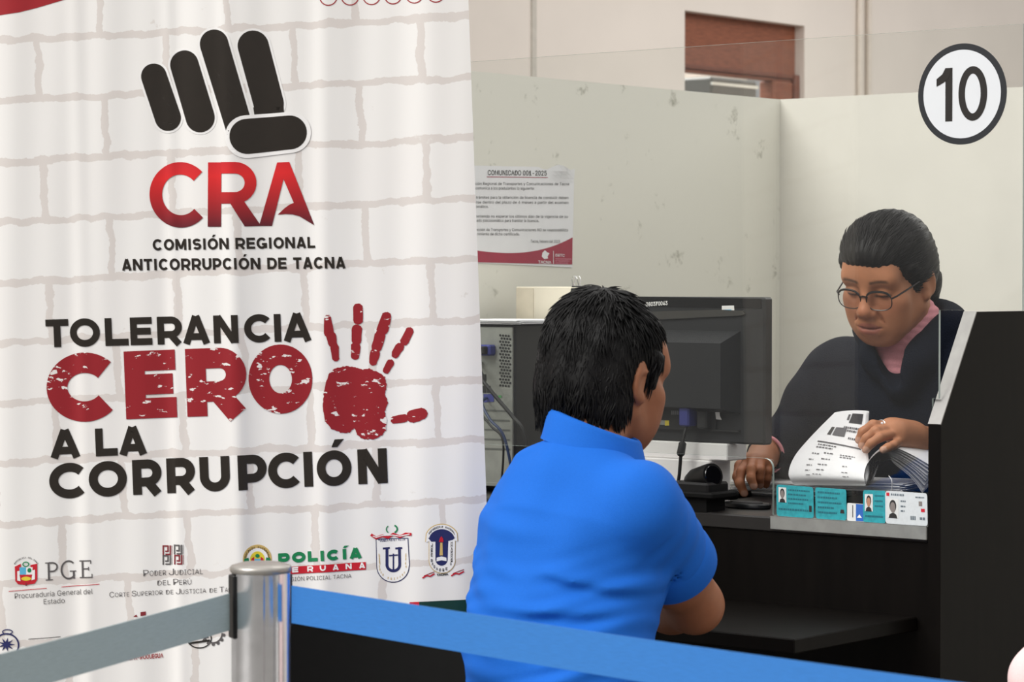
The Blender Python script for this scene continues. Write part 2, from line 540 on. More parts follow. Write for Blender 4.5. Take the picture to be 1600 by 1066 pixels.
def np_mesh(name, vert, quads, m, parent=None, colf=None, relax=1, loc=None):
    vert = vert.copy()
    if relax:
        ed = np.concatenate([quads[:, [0, 1]], quads[:, [1, 2]], quads[:, [2, 3]], quads[:, [3, 0]]])
        for _ in range(relax):
            sm = np.zeros_like(vert); ct = np.zeros(len(vert))
            for ax in range(3):
                sm[:, ax] = np.bincount(ed[:, 0], vert[ed[:, 1], ax], len(vert)) + np.bincount(ed[:, 1], vert[ed[:, 0], ax], len(vert))
            ct = np.bincount(ed[:, 0], minlength=len(vert)) + np.bincount(ed[:, 1], minlength=len(vert))
            vert = vert * 0.5 + 0.5 * sm / np.maximum(ct, 1)[:, None]
    org = np.array(loc if loc is not None else (0, 0, 0), float)
    me = bpy.data.meshes.new(name)
    nq = len(quads)
    me.vertices.add(len(vert)); me.vertices.foreach_set('co', (vert - org).astype(np.float32).ravel())
    me.loops.add(nq * 4); me.loops.foreach_set('vertex_index', quads.astype(np.int32).ravel())
    me.polygons.add(nq); me.polygons.foreach_set('loop_start', np.arange(0, nq * 4, 4, dtype=np.int32))
    me.polygons.foreach_set('use_smooth', np.ones(nq, bool))
    me.update(calc_edges=True); me.validate()
    me.materials.append(m)
    if colf is not None:
        c = np.ones((len(vert), 4), np.float32); c[:, :3] = colf(vert)
        a = me.color_attributes.new('col', 'FLOAT_COLOR', 'POINT')
        a.data.foreach_set('color', c.ravel())
    return link(name, me, parent, tuple(org))
def bake(name, solid, vox, m, parent=None, colf=None, relax=1, loc=None):
    v, q = solid.mesh(vox)
    return np_mesh(name, v, q, m, parent, colf, relax, loc)
def rot(yaw=0, pitch=0, roll=0):
    """local x = person's right, y = forward, z = up; yaw about z, pitch > 0 bows the face down, roll tips to the right"""
    return np.array(Matrix.Rotation(yaw, 3, 'Z') @ Matrix.Rotation(-pitch, 3, 'X') @ Matrix.Rotation(roll, 3, 'Y'))
# ================================================================== the room
M_wall = mat('wall_paint', (226, 217, 208), .75, var=.03, scale=3, bump=.05, bscale=60)
M_part = mat('partition_panel', (203, 200, 191), .5, var=.03, scale=6)
M_floor = mat('floor_tile', (120, 116, 110), .4, var=.08, scale=5)
M_wood = mat('door_wood', (134, 78, 54), .5, var=.22, scale=6, stretch=(4, 4, 30))
M_wood_d = mat('door_wood_moulding', (112, 62, 42), .5, var=.2, scale=6, stretch=(4, 4, 30))
M_seam = mat('wall_seam', (196, 190, 180), .7)
M_pipe = mat('conduit_paint', (218, 208, 196), .5, var=.03)
M_dark = mat('counter_laminate', (12, 9, 7), .5, var=.25, scale=14, stretch=(3, 3, .4), spec=.10)
M_darktop = mat('counter_top', (34, 32, 31), .35, var=.1, scale=20)
M_edge = mat('lit_edge_band', (150, 148, 145), .35, var=.12, scale=30)  # pale tone paints the light reflected off the slanted panel edge
M_alu = mat('aluminium', (228, 228, 230), .24, 1.0, var=.05, scale=60)
M_black = mat('black_plastic', (16, 16, 17), .4, spec=.35, var=.1, scale=60)
M_blackm = mat('black_matt', (10, 10, 10), .7, spec=.2, var=.1, scale=60)
M_white = mat('white_paper', (236, 236, 238), .6, var=.02)
M_ink = mat('black_ink', (34, 30, 27), .35, var=.08)
M_red = mat('dark_red_ink', (150, 28, 44), .4, var=.05)

mb = MB(); mb.box((0, 6, -.05), (9, 10, .05), M_floor)
tag(mb.build('floor'), kind='structure')

# booth partitions: the corner stands at s = -1.27, t = 1.41
PZ = 1.796
def marked_panel():
    """pale panel with scuffs near the top left, where the tape was pulled off"""
    m = bpy.data.materials.new('partition_scuffed'); m.use_nodes = True
    nt = m.node_tree; b = nt.nodes['Principled BSDF']; b.inputs['Roughness'].default_value = .5
    tc = nt.nodes.new('ShaderNodeTexCoord'); n = nt.nodes.new('ShaderNodeTexNoise'); n.inputs['Scale'].default_value = 14; n.inputs['Detail'].default_value = 8
    n.inputs['Roughness'].default_value = .7
    nt.links.new(tc.outputs['Object'], n.inputs['Vector'])
    r = nt.nodes.new('ShaderNodeValToRGB'); r.color_ramp.elements[0].position = .26; r.color_ramp.elements[0].color = lin((150, 148, 130)) + (1,)
    r.color_ramp.elements[1].position = .40; r.color_ramp.elements[1].color = lin((231, 229, 218)) + (1,)
    nt.links.new(n.outputs['Fac'], r.inputs[0]); nt.links.new(r.outputs[0], b.inputs['Base Color'])
    return m
M_scuff = marked_panel()
mb = MB(); mb.bst(-1.30, -1.27, .0, 1.41, 0, PZ, M_scuff)
tag(mb.build('wall_left'), kind='structure')
mb = MB(); mb.bst(-1.30, 1.6, 1.41, 1.44, 0, PZ, M_part)
tag(mb.build('wall_back'), kind='structure')

# far wall of the hall with the wooden door; it runs parallel to the left partition
D0 = at(1070, 16, 10.0)           # top left corner of the door opening
FN = -SV                          # towards the camera side? the wall lies along TV
def FW(q, n, z):
    """q along the wall (to the right and away), n out of the wall into the hall, z up"""
    return Vector((D0.x, D0.y, 0)) + TV * q + SV * n + UP * z
RF = Matrix((TV, SV, UP)).transposed()
def fbox(mb, q0, q1, n0, n1, z0, z1, m, bev=0):
    mb.box(FW((q0 + q1) / 2, (n0 + n1) / 2, (z0 + z1) / 2), (abs(q1 - q0) / 2, abs(n1 - n0) / 2, abs(z1 - z0) / 2), m, RF, bev)
def far_q(px, d0=10.0):
    u = (px - 800) / F
    # point of the wall line seen at px
    return (u * D0.y - D0.x) / (TV.x - u * TV.y)
QD = far_q(1256)                  # right side of the opening
ZL = D0.z
mb = MB()
fbox(mb, -6.0, 0, -.12, 0, 0, 3.4, M_wall)
fbox(mb, QD, 6.0, -.12, 0, 0, 3.4, M_wall)
fbox(mb, 0, QD, -.12, 0, ZL, 3.4, M_wall)
tag(mb.build('wall_far'), kind='structure')
mb = MB(); fbox(mb, far_q(833) - .012, far_q(833) + .012, 0, .006, 0, 3.4, M_seam)
tag(mb.build('trim_1'), kind='structure')
for i, px in enumerate((1338, 1352)):
    mb = MB(); q = far_q(px)
    mb.tube([FW(q, .014, 0), FW(q, .014, 3.4)], .013, M_pipe, 10)
    tag(smooth_by_angle(mb.build('trim_%d' % (i + 2))), kind='structure')
# door: dark panel over the opening, moulding, right post
door = MB()
Zp = ZL - (97 - 16) / F * 10.0
fbox(door, 0, QD, -.075, -.045, Zp, ZL, M_wood)
do = tag(door.build('door_1'), kind='structure')
mb = MB()
fbox(mb, 0, QD, -.09, -.030, Zp - .018, Zp, M_wood_d, .004)
fbox(mb, 0, QD, -.08, -.040, Zp - .030, Zp - .018, M_wood, .003)
mb.build('transom_rail', do)
mb = MB(); fbox(mb, QD - .17, QD - .035, -.10, -.03, 0, Zp - .030, M_wood, .006); mb.build('door_post', do)
mb = MB(); fbox(mb, QD - .035, QD, -.11, -.02, 0, Zp, M_wood_d, .004); mb.build('door_jamb', do)
# room beyond the door
mb = MB(); fbox(mb, -3.0, 4.0, -2.6, -2.5, 0, 3.4, M_wall)
tag(mb.build('wall_beyond'), kind='structure')
q0 = far_q(1072)
M_acb = mat('unit_casing', (74, 76, 74), .5, var=.06); M_acs = mat('unit_strip', (190, 195, 192), .4)
o_ = at(1112, 143, 11.6)
ac = MB(); ac.box(o_, (.17, .12, .05), M_acb, RF, .01)
aco = tag(ac.build('wall_unit'), 'dark grey boxy unit with a pale strip high beyond the wooden door', 'wall unit')
mb = MB(); mb.box(o_ + SV * .121 + UP * .02, (.17, .004, .006), M_acs, RF); mb.build('pale_strip', aco)
mb = MB(); mb.box(o_ + Vector((0, 0, -1.3)) - TV * .0, (.16, .11, 1.25), M_wall, RF)
tag(mb.build('pillar'), kind='structure')

# ================================================================== counter
CZ = .919
cnt = empty('service_counter', W(-.6, .3, 0), 'dark wood service counter with shelf and slanted side panel at window ten', 'service counter')
mb = MB(); mb.bst(-1.265, 0, .0, .62, CZ - .028, CZ, M_darktop, .003); mb.build('countertop', cnt)
mb = MB(); mb.bst(-1.265, -.002, .004, .022, 0, CZ - .028, M_dark); mb.build('front_panel', cnt)
mb = MB(); mb.bst(-1.265, -.024, -.384, .003, .735, .76, M_dark, .002); mb.build('lower_shelf', cnt)
mb = MB(); mb.bst(-1.25, -1.23, -.36, .003, 0, .735, M_dark); mb.build('shelf_support', cnt)
mb = MB()
prof = [(-.004, 0), (1.15, 0), (1.15, 1.296), (.118, 1.296), (-.004, 1.10)]
mb.prism(prof, lambda a, b: W(.0015, a, b), lambda a, b: W(.027, a, b), M_dark, M_dark)
mb.build('side_panel', cnt)
mb = MB()
def along(a, b, k, s, up): return W(s, a[0] + (b[0] - a[0]) * k, a[1] + (b[1] - a[1]) * k) + UP * up
e0, e1 = (-.004, 1.10), (.118, 1.296)
nz_ = Vector((0, 0, 0)) - TV * .0022 + UP * .0012
mb.add([W(.0015, *e0) + nz_, W(.027, *e0) + nz_, W(.027, *e1) + nz_, W(.0015, *e1) + nz_, W(.0015, *e0), W(.027, *e0), W(.027, *e1), W(.0015, *e1)],
       [(0, 1, 2, 3), (0, 4, 5, 1), (1, 5, 6, 2), (2, 6, 7, 3), (3, 7, 4, 0)], M_edge)
tag(mb.build('lit_edge_band', cnt), 'pale edge band on the slanted top, reflected light painted in')
M_strip = mat('strip_grey', (150, 152, 148), .4, .3, var=.1)
sS, _ = onplane(1206, 800, 0)
mb = MB(); mb.bst(sS, -.001, -.006, 0, CZ - .022, CZ + .002, M_strip, .001); mb.bst(sS, -.001, -.006, .011, CZ + .0005, CZ + .002, M_strip)
tag(mb.build('edge_strip', cnt), 'metal strip along the counter edge')

# ================================================================== glass screen
def glass_mats():
    out = []
    for nm, tint in (('glass', (.955, .968, .950)), ('glass_edge', None)):
        m = bpy.data.materials.new(nm); m.use_nodes = True; nt = m.node_tree
        for n in list(nt.nodes): nt.nodes.remove(n)
        o = nt.nodes.new('ShaderNodeOutputMaterial')
        if tint:
            t = nt.nodes.new('ShaderNodeBsdfTransparent'); t.inputs[0].default_value = tuple(x ** .5 for x in tint) + (1,)
            g = nt.nodes.new('ShaderNodeBsdfGlossy'); g.inputs['Roughness'].default_value = .02; g.inputs[0].default_value = (1, 1, 1, 1)
            lw = nt.nodes.new('ShaderNodeLayerWeight'); lw.inputs[0].default_value = .5
            pw = nt.nodes.new('ShaderNodeMath'); pw.operation = 'POWER'; pw.inputs[1].default_value = 5.0
            f = nt.nodes.new('ShaderNodeMath'); f.operation = 'MULTIPLY_ADD'; f.inputs[1].default_value = .96; f.inputs[2].default_value = .04
            nt.links.new(lw.outputs['Facing'], pw.inputs[0]); nt.links.new(pw.outputs[0], f.inputs[0])
            x = nt.nodes.new('ShaderNodeMixShader')
            nt.links.new(f.outputs[0], x.inputs[0]); nt.links.new(t.outputs[0], x.inputs[1]); nt.links.new(g.outputs[0], x.inputs[2])
            nt.links.new(x.outputs[0], o.inputs[0])
        else:
            p = nt.nodes.new('ShaderNodeBsdfPrincipled'); p.inputs['Base Color'].default_value = (.42, .50, .47, 1); p.inputs['Roughness'].default_value = .15
            nt.links.new(p.outputs[0], o.inputs[0])
        out.append(m)
    return out
M_glass, M_gedge = glass_mats()
GT = .012
sO, zO = onplane(1207, 717, GT)           # right side and top of the pass-through
sE, _ = onplane(1598, 300, GT)
rr = .018
outl = [(-1.262, 1.79), (-1.262, CZ + .003), (-1.10, CZ + .003), (-1.10, zO)]
outl += [(sO - rr + rr * math.cos(a), zO - rr + rr * math.sin(a)) for a in [math.pi / 2 - math.pi / 2 * i / 10 for i in range(11)]]
outl += [(sO, CZ + .003), (-.001, CZ + .003), (-.001, 1.145), (.012, 1.145), (.012, 1.30), (sE, 1.30), (sE, 1.79)]
mb = MB()
mb.prism(outl, lambda a, b: W(a, GT, b), lambda a, b: W(a, GT + .006, b), M_glass, M_gedge)
tag(mb.build('glass_screen'), 'clear glass screen with a pass-through notch along the counter', 'glass screen')

# round number sign stuck on the glass
sc_, zc_ = onplane(1503, 147, GT - .001)
def sgn(off): return lambda a, b: W(sc_ + a, GT - .0012 - off, zc_ + b)
ZR = 79.0 / F * W(sc_, 0, 0).y
ns = MB()
ns.prism(ell2(0, 0, ZR, ZR, 64), sgn(0), sgn(-.001), mat('sign_black', (30, 32, 36), .4))
ns.poly(ell2(0, 0, ZR * .875, ZR * .875, 64), sgn(.0004), mat('sign_white', (214, 217, 220), .45, var=.01))
hh = ZR * .96; e_ = .115
def sg2(a, b): return sgn(.0008)(a, b)
stroke(ns, [(-.29 * ZR, -.53 * ZR), (-.29 * ZR, .53 * ZR)], ZR * .16, sg2, M_ink)
ns.poly([(-.37 * ZR, .53 * ZR), (-.22 * ZR, .53 * ZR), (-.30 * ZR, .32 * ZR), (-.40 * ZR, .25 * ZR), (-.57 * ZR, .17 * ZR), (-.57 * ZR, .32 * ZR), (-.44 * ZR, .41 * ZR)], sgn(.0011), M_ink)
stroke(ns, arc(.25 * ZR, 0, .25 * ZR, .465 * ZR, 0, 360, 48)[:-1], ZR * .145, sg2, M_ink, True)
tag(ns.build('number_sign'), 'round white window sign with a black rim reading 10 on the glass', 'sign')

# ================================================================== notice on the left partition
def part_px(px, py):
    """point of the left partition plane (s = -1.27) seen at a pixel"""
    o = Vector((0, 0, HC)); d = at(px, py, 1.0) - o
    k = (W(-1.27, 0, HC) - o).dot(SV) / d.dot(SV)
    return o + d * k
tl = part_px(736, 259); tr_ = part_px(896, 262); bl = part_px(741, 409); br = part_px(893, 418)
NU, NV = 28, 26
def notice_map(off):
    def f(px, py):
        p = part_px(px, py)
        k = max(0, 1 - math.hypot(px - 878, py - 262) / 30.0)
        return p + SV * (.0015 + off + .010 * k * k)
    return f
nt_ = MB(); g0 = notice_map(0)
def sheet(u, v):
    x0, x1 = 700 + 6 * v, 896.5 - 3.0 * v
    top = 258 + 4 * u; bot = 409 + 9 * u
    py = top + (bot - top) * v
    if v < .03 and u > .72: py += 4 * math.sin((u - .72) / .28 * 9)
    return g0(x0 + (x1 - x0) * u, py)
nt_.grid(NU, NV, sheet, M_white)
gi = notice_map(.0008)
M_txt = mat('grey_ink', (70, 68, 68), .5)
M_crim = mat('crimson_ink', (158, 24, 58), .45)
put_text(nt_, 'COMUNICADO 001-2025', (761, 273.5), (853, 274.5), 7.5, gi, M_ink, .008, 0)
nt_.poly([(759.5, 276), (855, 277), (855, 278), (759.5, 277)], gi, M_crim)
for s_, y, x0, x1 in (('Dirección Regional de Transportes y Comunicaciones de Tacna', 289, 728, 888), ('(DRTC), comunica a los postulantes lo siguiente:', 296, 722, 834),
                      ('Que los trámites para la obtención de licencia de conducir deben', 310.5, 722, 887), ('realizarse dentro del plazo de 6 meses a partir del examen', 318, 724, 887),
                      ('psicosomático.', 324.5, 727, 762), ('Se recomienda no esperar los últimos días de la vigencia de su', 340, 726, 886),
                      ('certificado psicosomático para tramitar la licencia.', 346.5, 728, 841), ('La Dirección de Transportes y Comunicaciones NO se responsabiliza', 361, 729, 886),
                      ('del vencimiento de dicho certificado.', 367.5, 727, 811), ('Tacna, febrero del 2025', 379, 828, 874)):
    put_text(nt_, s_, (x0, y), (x1, y + .6), 4.3, gi, M_txt, 0.0, 0)
gc = notice_map(.0007)
wavep = [(708, 384), (742, 391)] + [(742 + 151.5 * i / 20, 391 + 4.7 * min(1, i / 6.3) ** .6 - 24.7 * max(0, (i / 20 - .317) / .683) ** 2.3) for i in range(1, 21)]
nt_.poly(wavep + [(893, 413.5), (745, 410), (710, 409)], gc, M_crim)
gw = notice_map(.0012)
nt_.poly([(846, 395), (850, 391), (853, 394), (857, 396), (854, 401), (855, 404), (849, 405), (845, 401)], gw, M_white)
put_text(nt_, 'TACNA', (839.5, 411.5), (860, 412.2), 4.2, gw, M_white, .015, 0)
nt_.poly([(863, 392), (863.7, 392), (863.7, 412.5), (863, 412.5)], gw, M_white)
put_text(nt_, 'DRTC', (866.5, 401), (881, 401.5), 4.2, gw, M_white, .01, 0)
for j, s_ in enumerate(('DIRECCION REGIONAL', 'DE TRANSPORTES Y', 'COMUNICACIONES')):
    put_text(nt_, s_, (866.5, 405.3 + 3.3 * j), (892 - 3 * j, 405.9 + 3.3 * j), 1.9, gw, mat('pale_pink_ink', (226, 150, 170), .5), .01, 0)
tag(nt_.build('notice', smooth=False), 'white printed notice headed COMUNICADO 001-2025 stuck on the booth wall', 'notice')

# ================================================================== the banner
DB = 4.60
random.seed(3)
def wave(px, py):
    w = .0042 * math.sin(px / 52 + .4 + py * .0006) + .0026 * math.sin(px / 27 + 1.3 - py * .0004) + .0011 * math.sin(px / 11.5 + py * .0012)
    w += .0035 * math.exp(-((px - 352 - py * .03) / 13) ** 2) + .0028 * math.exp(-((px - 262 - py * .02) / 10) ** 2) + .003 * math.exp(-((px - 118 - py * .02) / 12) ** 2) + .003 * math.exp(-((px - 505) / 14) ** 2)
    return w
def bmap(off):
    def f(px, py):
        p = at(px, py, DB); p.y -= wave(px, py) + off
        return p
    f.cut = 9.0
    return f
def banner_white():
    m = bpy.data.materials.new('banner_vinyl'); m.use_nodes = True; nt = m.node_tree; b = nt.nodes['Principled BSDF']
    b.inputs['Roughness'].default_value = .38
    uv = nt.nodes.new('ShaderNodeUVMap'); uv.uv_map = 'UVMap'
    n = nt.nodes.new('ShaderNodeTexNoise'); n.inputs['Scale'].default_value = 2.6; n.inputs['Detail'].default_value = 6; n.inputs['Roughness'].default_value = .62
    nt.links.new(uv.outputs[0], n.inputs['Vector'])
    s1 = nt.nodes.new('ShaderNodeVectorMath'); s1.operation = 'SUBTRACT'; s1.inputs[1].default_value = (.5, .5, .5)
    nt.links.new(n.outputs['Color'], s1.inputs[0])
    s2 = nt.nodes.new('ShaderNodeVectorMath'); s2.operation = 'SCALE'; s2.inputs['Scale'].default_value = .22
    nt.links.new(s1.outputs[0], s2.inputs[0])
    ad = nt.nodes.new('ShaderNodeVectorMath'); ad.operation = 'ADD'
    nt.links.new(uv.outputs[0], ad.inputs[0]); nt.links.new(s2.outputs[0], ad.inputs[1])
    br = nt.nodes.new('ShaderNodeTexBrick'); br.offset = .5; br.offset_frequency = 2
    br.inputs['Scale'].default_value = 1; br.inputs['Brick Width'].default_value = 1.99; br.inputs['Row Height'].default_value = .943
    br.inputs['Mortar Size'].default_value = .062; br.inputs['Mortar Smooth'].default_value = .15
    c = lin((238, 236, 233)) + (1,)
    br.inputs['Color1'].default_value = c; br.inputs['Color2'].default_value = lin((236, 233, 230)) + (1,); br.inputs['Mortar'].default_value = lin((219, 212, 207)) + (1,)
    nt.links.new(ad.outputs[0], br.inputs['Vector'])
    n3 = nt.nodes.new('ShaderNodeTexNoise'); n3.inputs['Scale'].default_value = 1.7; n3.inputs['Detail'].default_value = 9; n3.inputs['Roughness'].default_value = .68
    nt.links.new(uv.outputs[0], n3.inputs['Vector'])
    r3 = nt.nodes.new('ShaderNodeValToRGB')
    r3.color_ramp.elements[0].position = .665; r3.color_ramp.elements[0].color = (0, 0, 0, 1); r3.color_ramp.elements[1].position = .69; r3.color_ramp.elements[1].color = (1, 1, 1, 1)
    nt.links.new(n3.outputs['Fac'], r3.inputs[0])
    mx = nt.nodes.new('ShaderNodeMix'); mx.data_type = 'RGBA'
    nt.links.new(r3.outputs[0], mx.inputs[0]); nt.links.new(br.outputs['Color'], mx.inputs[6]); mx.inputs[7].default_value = lin((224, 219, 214)) + (1,)
    nt.links.new(mx.outputs[2], b.inputs['Base Color'])
    return m
M_ban = banner_white()
def worn_ink(name, rgb, wear=.60, sc=55, top=None, y0=0, y1=0):
    """printed ink with white scratches that belong to the print"""
    m = bpy.data.materials.new(name); m.use_nodes = True; nt = m.node_tree; b = nt.nodes['Principled BSDF']; b.inputs['Roughness'].default_value = .36
    tc = nt.nodes.new('ShaderNodeTexCoord'); mp = nt.nodes.new('ShaderNodeMapping')
    mp.inputs['Rotation'].default_value = (0, .7, 0); mp.inputs['Scale'].default_value = (1, 1, 2.2)
    nt.links.new(tc.outputs['Object'], mp.inputs[0])
    n = nt.nodes.new('ShaderNodeTexNoise'); n.inputs['Scale'].default_value = sc; n.inputs['Detail'].default_value = 5; n.inputs['Roughness'].default_value = .6
    nt.links.new(mp.outputs[0], n.inputs['Vector'])
    r = nt.nodes.new('ShaderNodeValToRGB'); r.color_ramp.elements[0].position = wear; r.color_ramp.elements[0].color = lin(rgb) + (1,)
    r.color_ramp.elements[1].position = wear + .012; r.color_ramp.elements[1].color = lin((232, 226, 222)) + (1,)
    nt.links.new(n.outputs['Fac'], r.inputs[0]); nt.links.new(r.outputs[0], b.inputs['Base Color'])
    return m
M_cero = worn_ink('worn_red_ink', (146, 24, 34), .625, 46)
def shade_ink():
    """the print runs from bright red at the top of CRA to dark red at its foot"""
    m = bpy.data.materials.new('graded_red_ink'); m.use_nodes = True; nt = m.node_tree; b = nt.nodes['Principled BSDF']; b.inputs['Roughness'].default_value = .36
    uv = nt.nodes.new('ShaderNodeUVMap'); uv.uv_map = 'UVMap'; sp = nt.nodes.new('ShaderNodeSeparateXYZ'); nt.links.new(uv.outputs[0], sp.inputs[0])
    r = nt.nodes.new('ShaderNodeValToRGB'); mr = nt.nodes.new('ShaderNodeMapRange')
    mr.inputs[1].default_value = (250 - 65) / 100; mr.inputs[2].default_value = (372 - 65) / 100
    nt.links.new(sp.outputs['Y'], mr.inputs[0]); nt.links.new(mr.outputs[0], r.inputs[0])
    e = r.color_ramp.elements; e[0].position = 0; e[0].color = lin((186, 30, 44)) + (1,); e[1].position = 1; e[1].color = lin((92, 20, 32)) + (1,)
    x = e.new(.35); x.color = lin((218, 34, 36)) + (1,)
    nt.links.new(r.outputs[0], b.inputs['Base Color'])
    return m
M_cra = shade_ink()
M_bink = mat('banner_black_ink', (40, 34, 28), .24, var=.05)
M_bred = mat('banner_red_ink', (158, 28, 36), .36, var=.04)
M_halo = mat('banner_white_ink', (240, 238, 236), .4, var=.01)
M_green = mat('green_ink', (18, 128, 78), .4); M_redp = mat('red_ink', (196, 26, 44), .4)
M_navy = mat('navy_ink', (36, 40, 92), .4); M_gold = mat('gold_ink', (206, 176, 108), .4); M_gry = mat('pale_ink', (92, 88, 88), .4)
M_sky = mat('sky_ink', (90, 178, 214), .4); M_yel = mat('yellow_ink', (226, 206, 60), .4); M_wine = mat('wine_ink', (132, 40, 48), .4)
def buv(v):
    # back to the design's own units
    k = F / DB
    px = 800 + v[0] * k; py = 440 - (v[2] - HC) * k * 1.0
    x = px - .045 * py; y = py + .0515 * px
    return ((x - 157) / 100, (y - 65) / 100)
ban = empty('rollup_banner', at(350, 1672, DB), 'tall white printed banner with fist emblem and red handprint behind the barrier', 'banner')
sh = MB()
BW = 786
g0 = bmap(0)
def bsheet(u, v):
    py = -150 + 1790 * v
    return g0(-54 + .036 * py + BW * u, py)
sh.grid(150, 40, bsheet, M_ban)
f1 = bmap(.0005); f2 = bmap(.0009); f3 = bmap(.0012)
# swoosh and circles at the top
sh.poly([(-58, -140), (190, -60), (150, -22), (100, 0), (60, 12), (30, 20), (-52, 32)], f1, M_bred)
for i in range(6):
    x = 513 + 33.6 * i
    stroke(sh, ell2(x, -5 - i * .9, 13.5, 13.5, 24), 1.6, f1, M_bred, True)
# fist
fist = [((240, 119), (262, 184), 20, 20.5), ((288, 101), (313, 184), 22.5, 23), ((335, 69), (376, 205), 22.5, 21), ((396, 72), (420, 162), 24, 23.5)]
for a, b, r0, r1 in fist:
    sh.poly(capsule(a, b, r0 + 3.5, r1 + 3.5), f1, M_halo)
for a, b, r0, r1 in fist:
    sh.poly(capsule(a, b, r0, r1), f2, M_bink)
sh.poly([(398, 181), (444, 178), (443, 165), (396, 168)], f2, M_bink)
sh.poly(capsule((386, 214), (454, 207), 33.5, 32), f3, M_halo)
sh.poly(capsule((387, 213.5), (453, 207), 27.5, 26.5), bmap(.0015), M_bink)
# CRA
def crab(x): return 354 - .012 * (x - 240)
hC = 101.0
stroke(sh, arc(285, 304, 41, 41.5, 48, 312, 40), 20, f2, M_cra) if False else None
cc_ = arc(0, 0, 39, 41.5, 44, 316, 44)
cw = [20] * 45
stroke(sh, [(282 + x - .02 * y, 304.5 - y) for x, y in cc_], 19.5, f2, M_cra)
stroke(sh, [(335.5, 354.5), (336, 254)], 21, f2, M_cra, step=8)
stroke(sh, [(346, 262.5)] + [(368 + 24 * math.cos(math.radians(a)) * 1.0, 286 - 23.5 * math.sin(math.radians(a))) for a in range(90, -100, -12)] + [(346, 309.5)], 18, f2, M_cra)
sh.poly([(355, 309), (378, 309), (408, 353), (383, 354)], f2, M_cra)
sh.poly([(405, 353), (433, 254), (452, 253), (491, 352), (481, 346), (468, 338), (457, 335), (446, 334.5), (434, 335.5), (444, 326), (452, 320), (459, 317), (443, 280), (425, 353)], f2, M_cra)
heavy_line(sh, 'COMISIÓN REGIONAL', (238.5, 391.5), (492.5, 387.5), 17.5, .22, f2, M_bink)
heavy_line(sh, 'ANTICORRUPCIÓN DE TACNA', (190.5, 423), (540, 419.5), 18, .22, f2, M_bink)
# slogan
heavy(sh, [('T', 73, 108), ('O', 110, 157), ('L', 165, 201), ('E', 204, 238), ('R', 246, 285), ('A', 286, 329), ('N', 335, 374), ('C', 383, 427), ('I', 430, 439), ('A', 443, 487)],
      lambda x: 543 - .0242 * (x - 73), 43.5, .245, f2, M_bink)
heavy(sh, [('C', 75.5, 189), ('E', 197, 277), ('R', 293, 388), ('O', 391, 490)], lambda x: 660.5 - .041 * (x - 75), 106, .30, f2, M_cero)
heavy(sh, [('A', 79, 126), ('L', 150, 184), ('A', 186, 230)], lambda x: 716.5 - .043 * (x - 79), 43.5, .27, f2, M_bink)
heavy(sh, [('C', 78.5, 139), ('O', 140, 199), ('R', 208, 253), ('R', 261, 306), ('U', 313.5, 361), ('P', 374, 418), ('C', 420, 474), ('I', 476, 489), ('Ó', 496, 550), ('N', 560, 606)],
      lambda x: 780 - .0475 * (x - 79), 54.5, .255, f2, M_bink)
# handprint
hp = lambda P: [(x / 2.162, y / 2.162 + 440) for x, y in P]
random.seed(5)
def rough(P, n=6, a=.9):
    out = []
    for i in range(len(P)):
        x0, y0 = P[i]; x1, y1 = P[(i + 1) % len(P)]
        for k in range(n):
            out.append((x0 + (x1 - x0) * k / n + random.uniform(-a, a), y0 + (y1 - y0) * k / n + random.uniform(-a, a)))
    return out
for a, b, r0, r1 in (((1107, 125), (1112, 172), 12, 17), ((1119, 186), (1124, 208), 17, 15), ((1130, 222), (1134, 258), 14, 12),
                     ((1209, 90), (1209, 128), 16, 17), ((1205, 163), (1204, 200), 18, 16), ((1201, 220), (1199, 250), 16, 15),
                     ((1305, 120), (1292, 162), 17, 20), ((1284, 182), (1272, 222), 18, 18), ((1266, 244), (1260, 270), 17, 14),
                     ((1383, 168), (1366, 202), 14, 15), ((1350, 222), (1335, 246), 15, 13), ((1318, 276), (1305, 300), 13, 12),
                     ((1425, 446), (1395, 455), 20, 22), ((1365, 462), (1332, 468), 14, 13)):
    sh.poly(rough(hp(capsule(a, b, r0, r1, 8)), 2, .5), f2, M_cero)
sh.poly(rough(hp([(1108, 318), (1128, 296), (1165, 286), (1200, 290), (1225, 298), (1248, 294), (1275, 306), (1300, 322), (1306, 350), (1300, 380), (1310, 410), (1300, 440), (1308, 470), (1304, 500), (1290, 520), (1262, 534), (1230, 534), (1206, 520), (1198, 496), (1180, 512), (1150, 510), (1120, 498), (1098, 472), (1090, 430), (1094, 380)])), f2, M_cero)
# logos along the bottom: coat of arms and PGE
def q6(P): return [(x / 4.444, y / 4.444 + 840) for x, y in P]
def L6(P, m, f=f2): sh.poly(q6(P), f, m)
L6([(108, 200), (150, 180), (150, 320), (112, 300)], M_redp); L6([(215, 190), (262, 180), (262, 290), (215, 318)], M_redp)
L6([(125, 232), (148, 228), (148, 300), (125, 296)], M_halo, f3); L6([(222, 228), (246, 222), (246, 288), (222, 296)], M_halo, f3)
L6([(140, 205), (186, 205), (186, 258), (142, 256)], M_sky, f3); L6([(186, 205), (230, 205), (228, 256), (186, 258)], M_halo, f3)
sh.poly(q6(ell2(208, 226, 14, 16, 12)), bmap(.0015), M_green)
L6([(140, 256), (230, 256), (222, 296), (186, 322), (148, 300)], M_redp, f3)
sh.poly(q6(ell2(186, 284, 34, 14, 16)), bmap(.0015), M_yel)
stroke(sh, q6(ell2(184, 184, 20, 15, 20)), 1.6, bmap(.0015), M_green, True)
L6([(178, 310), (194, 310), (190, 334), (182, 334)], M_wine, f3)
L6([(112, 300), (150, 290), (186, 322), (225, 290), (262, 290), (245, 318), (186, 328), (130, 322)], M_redp)
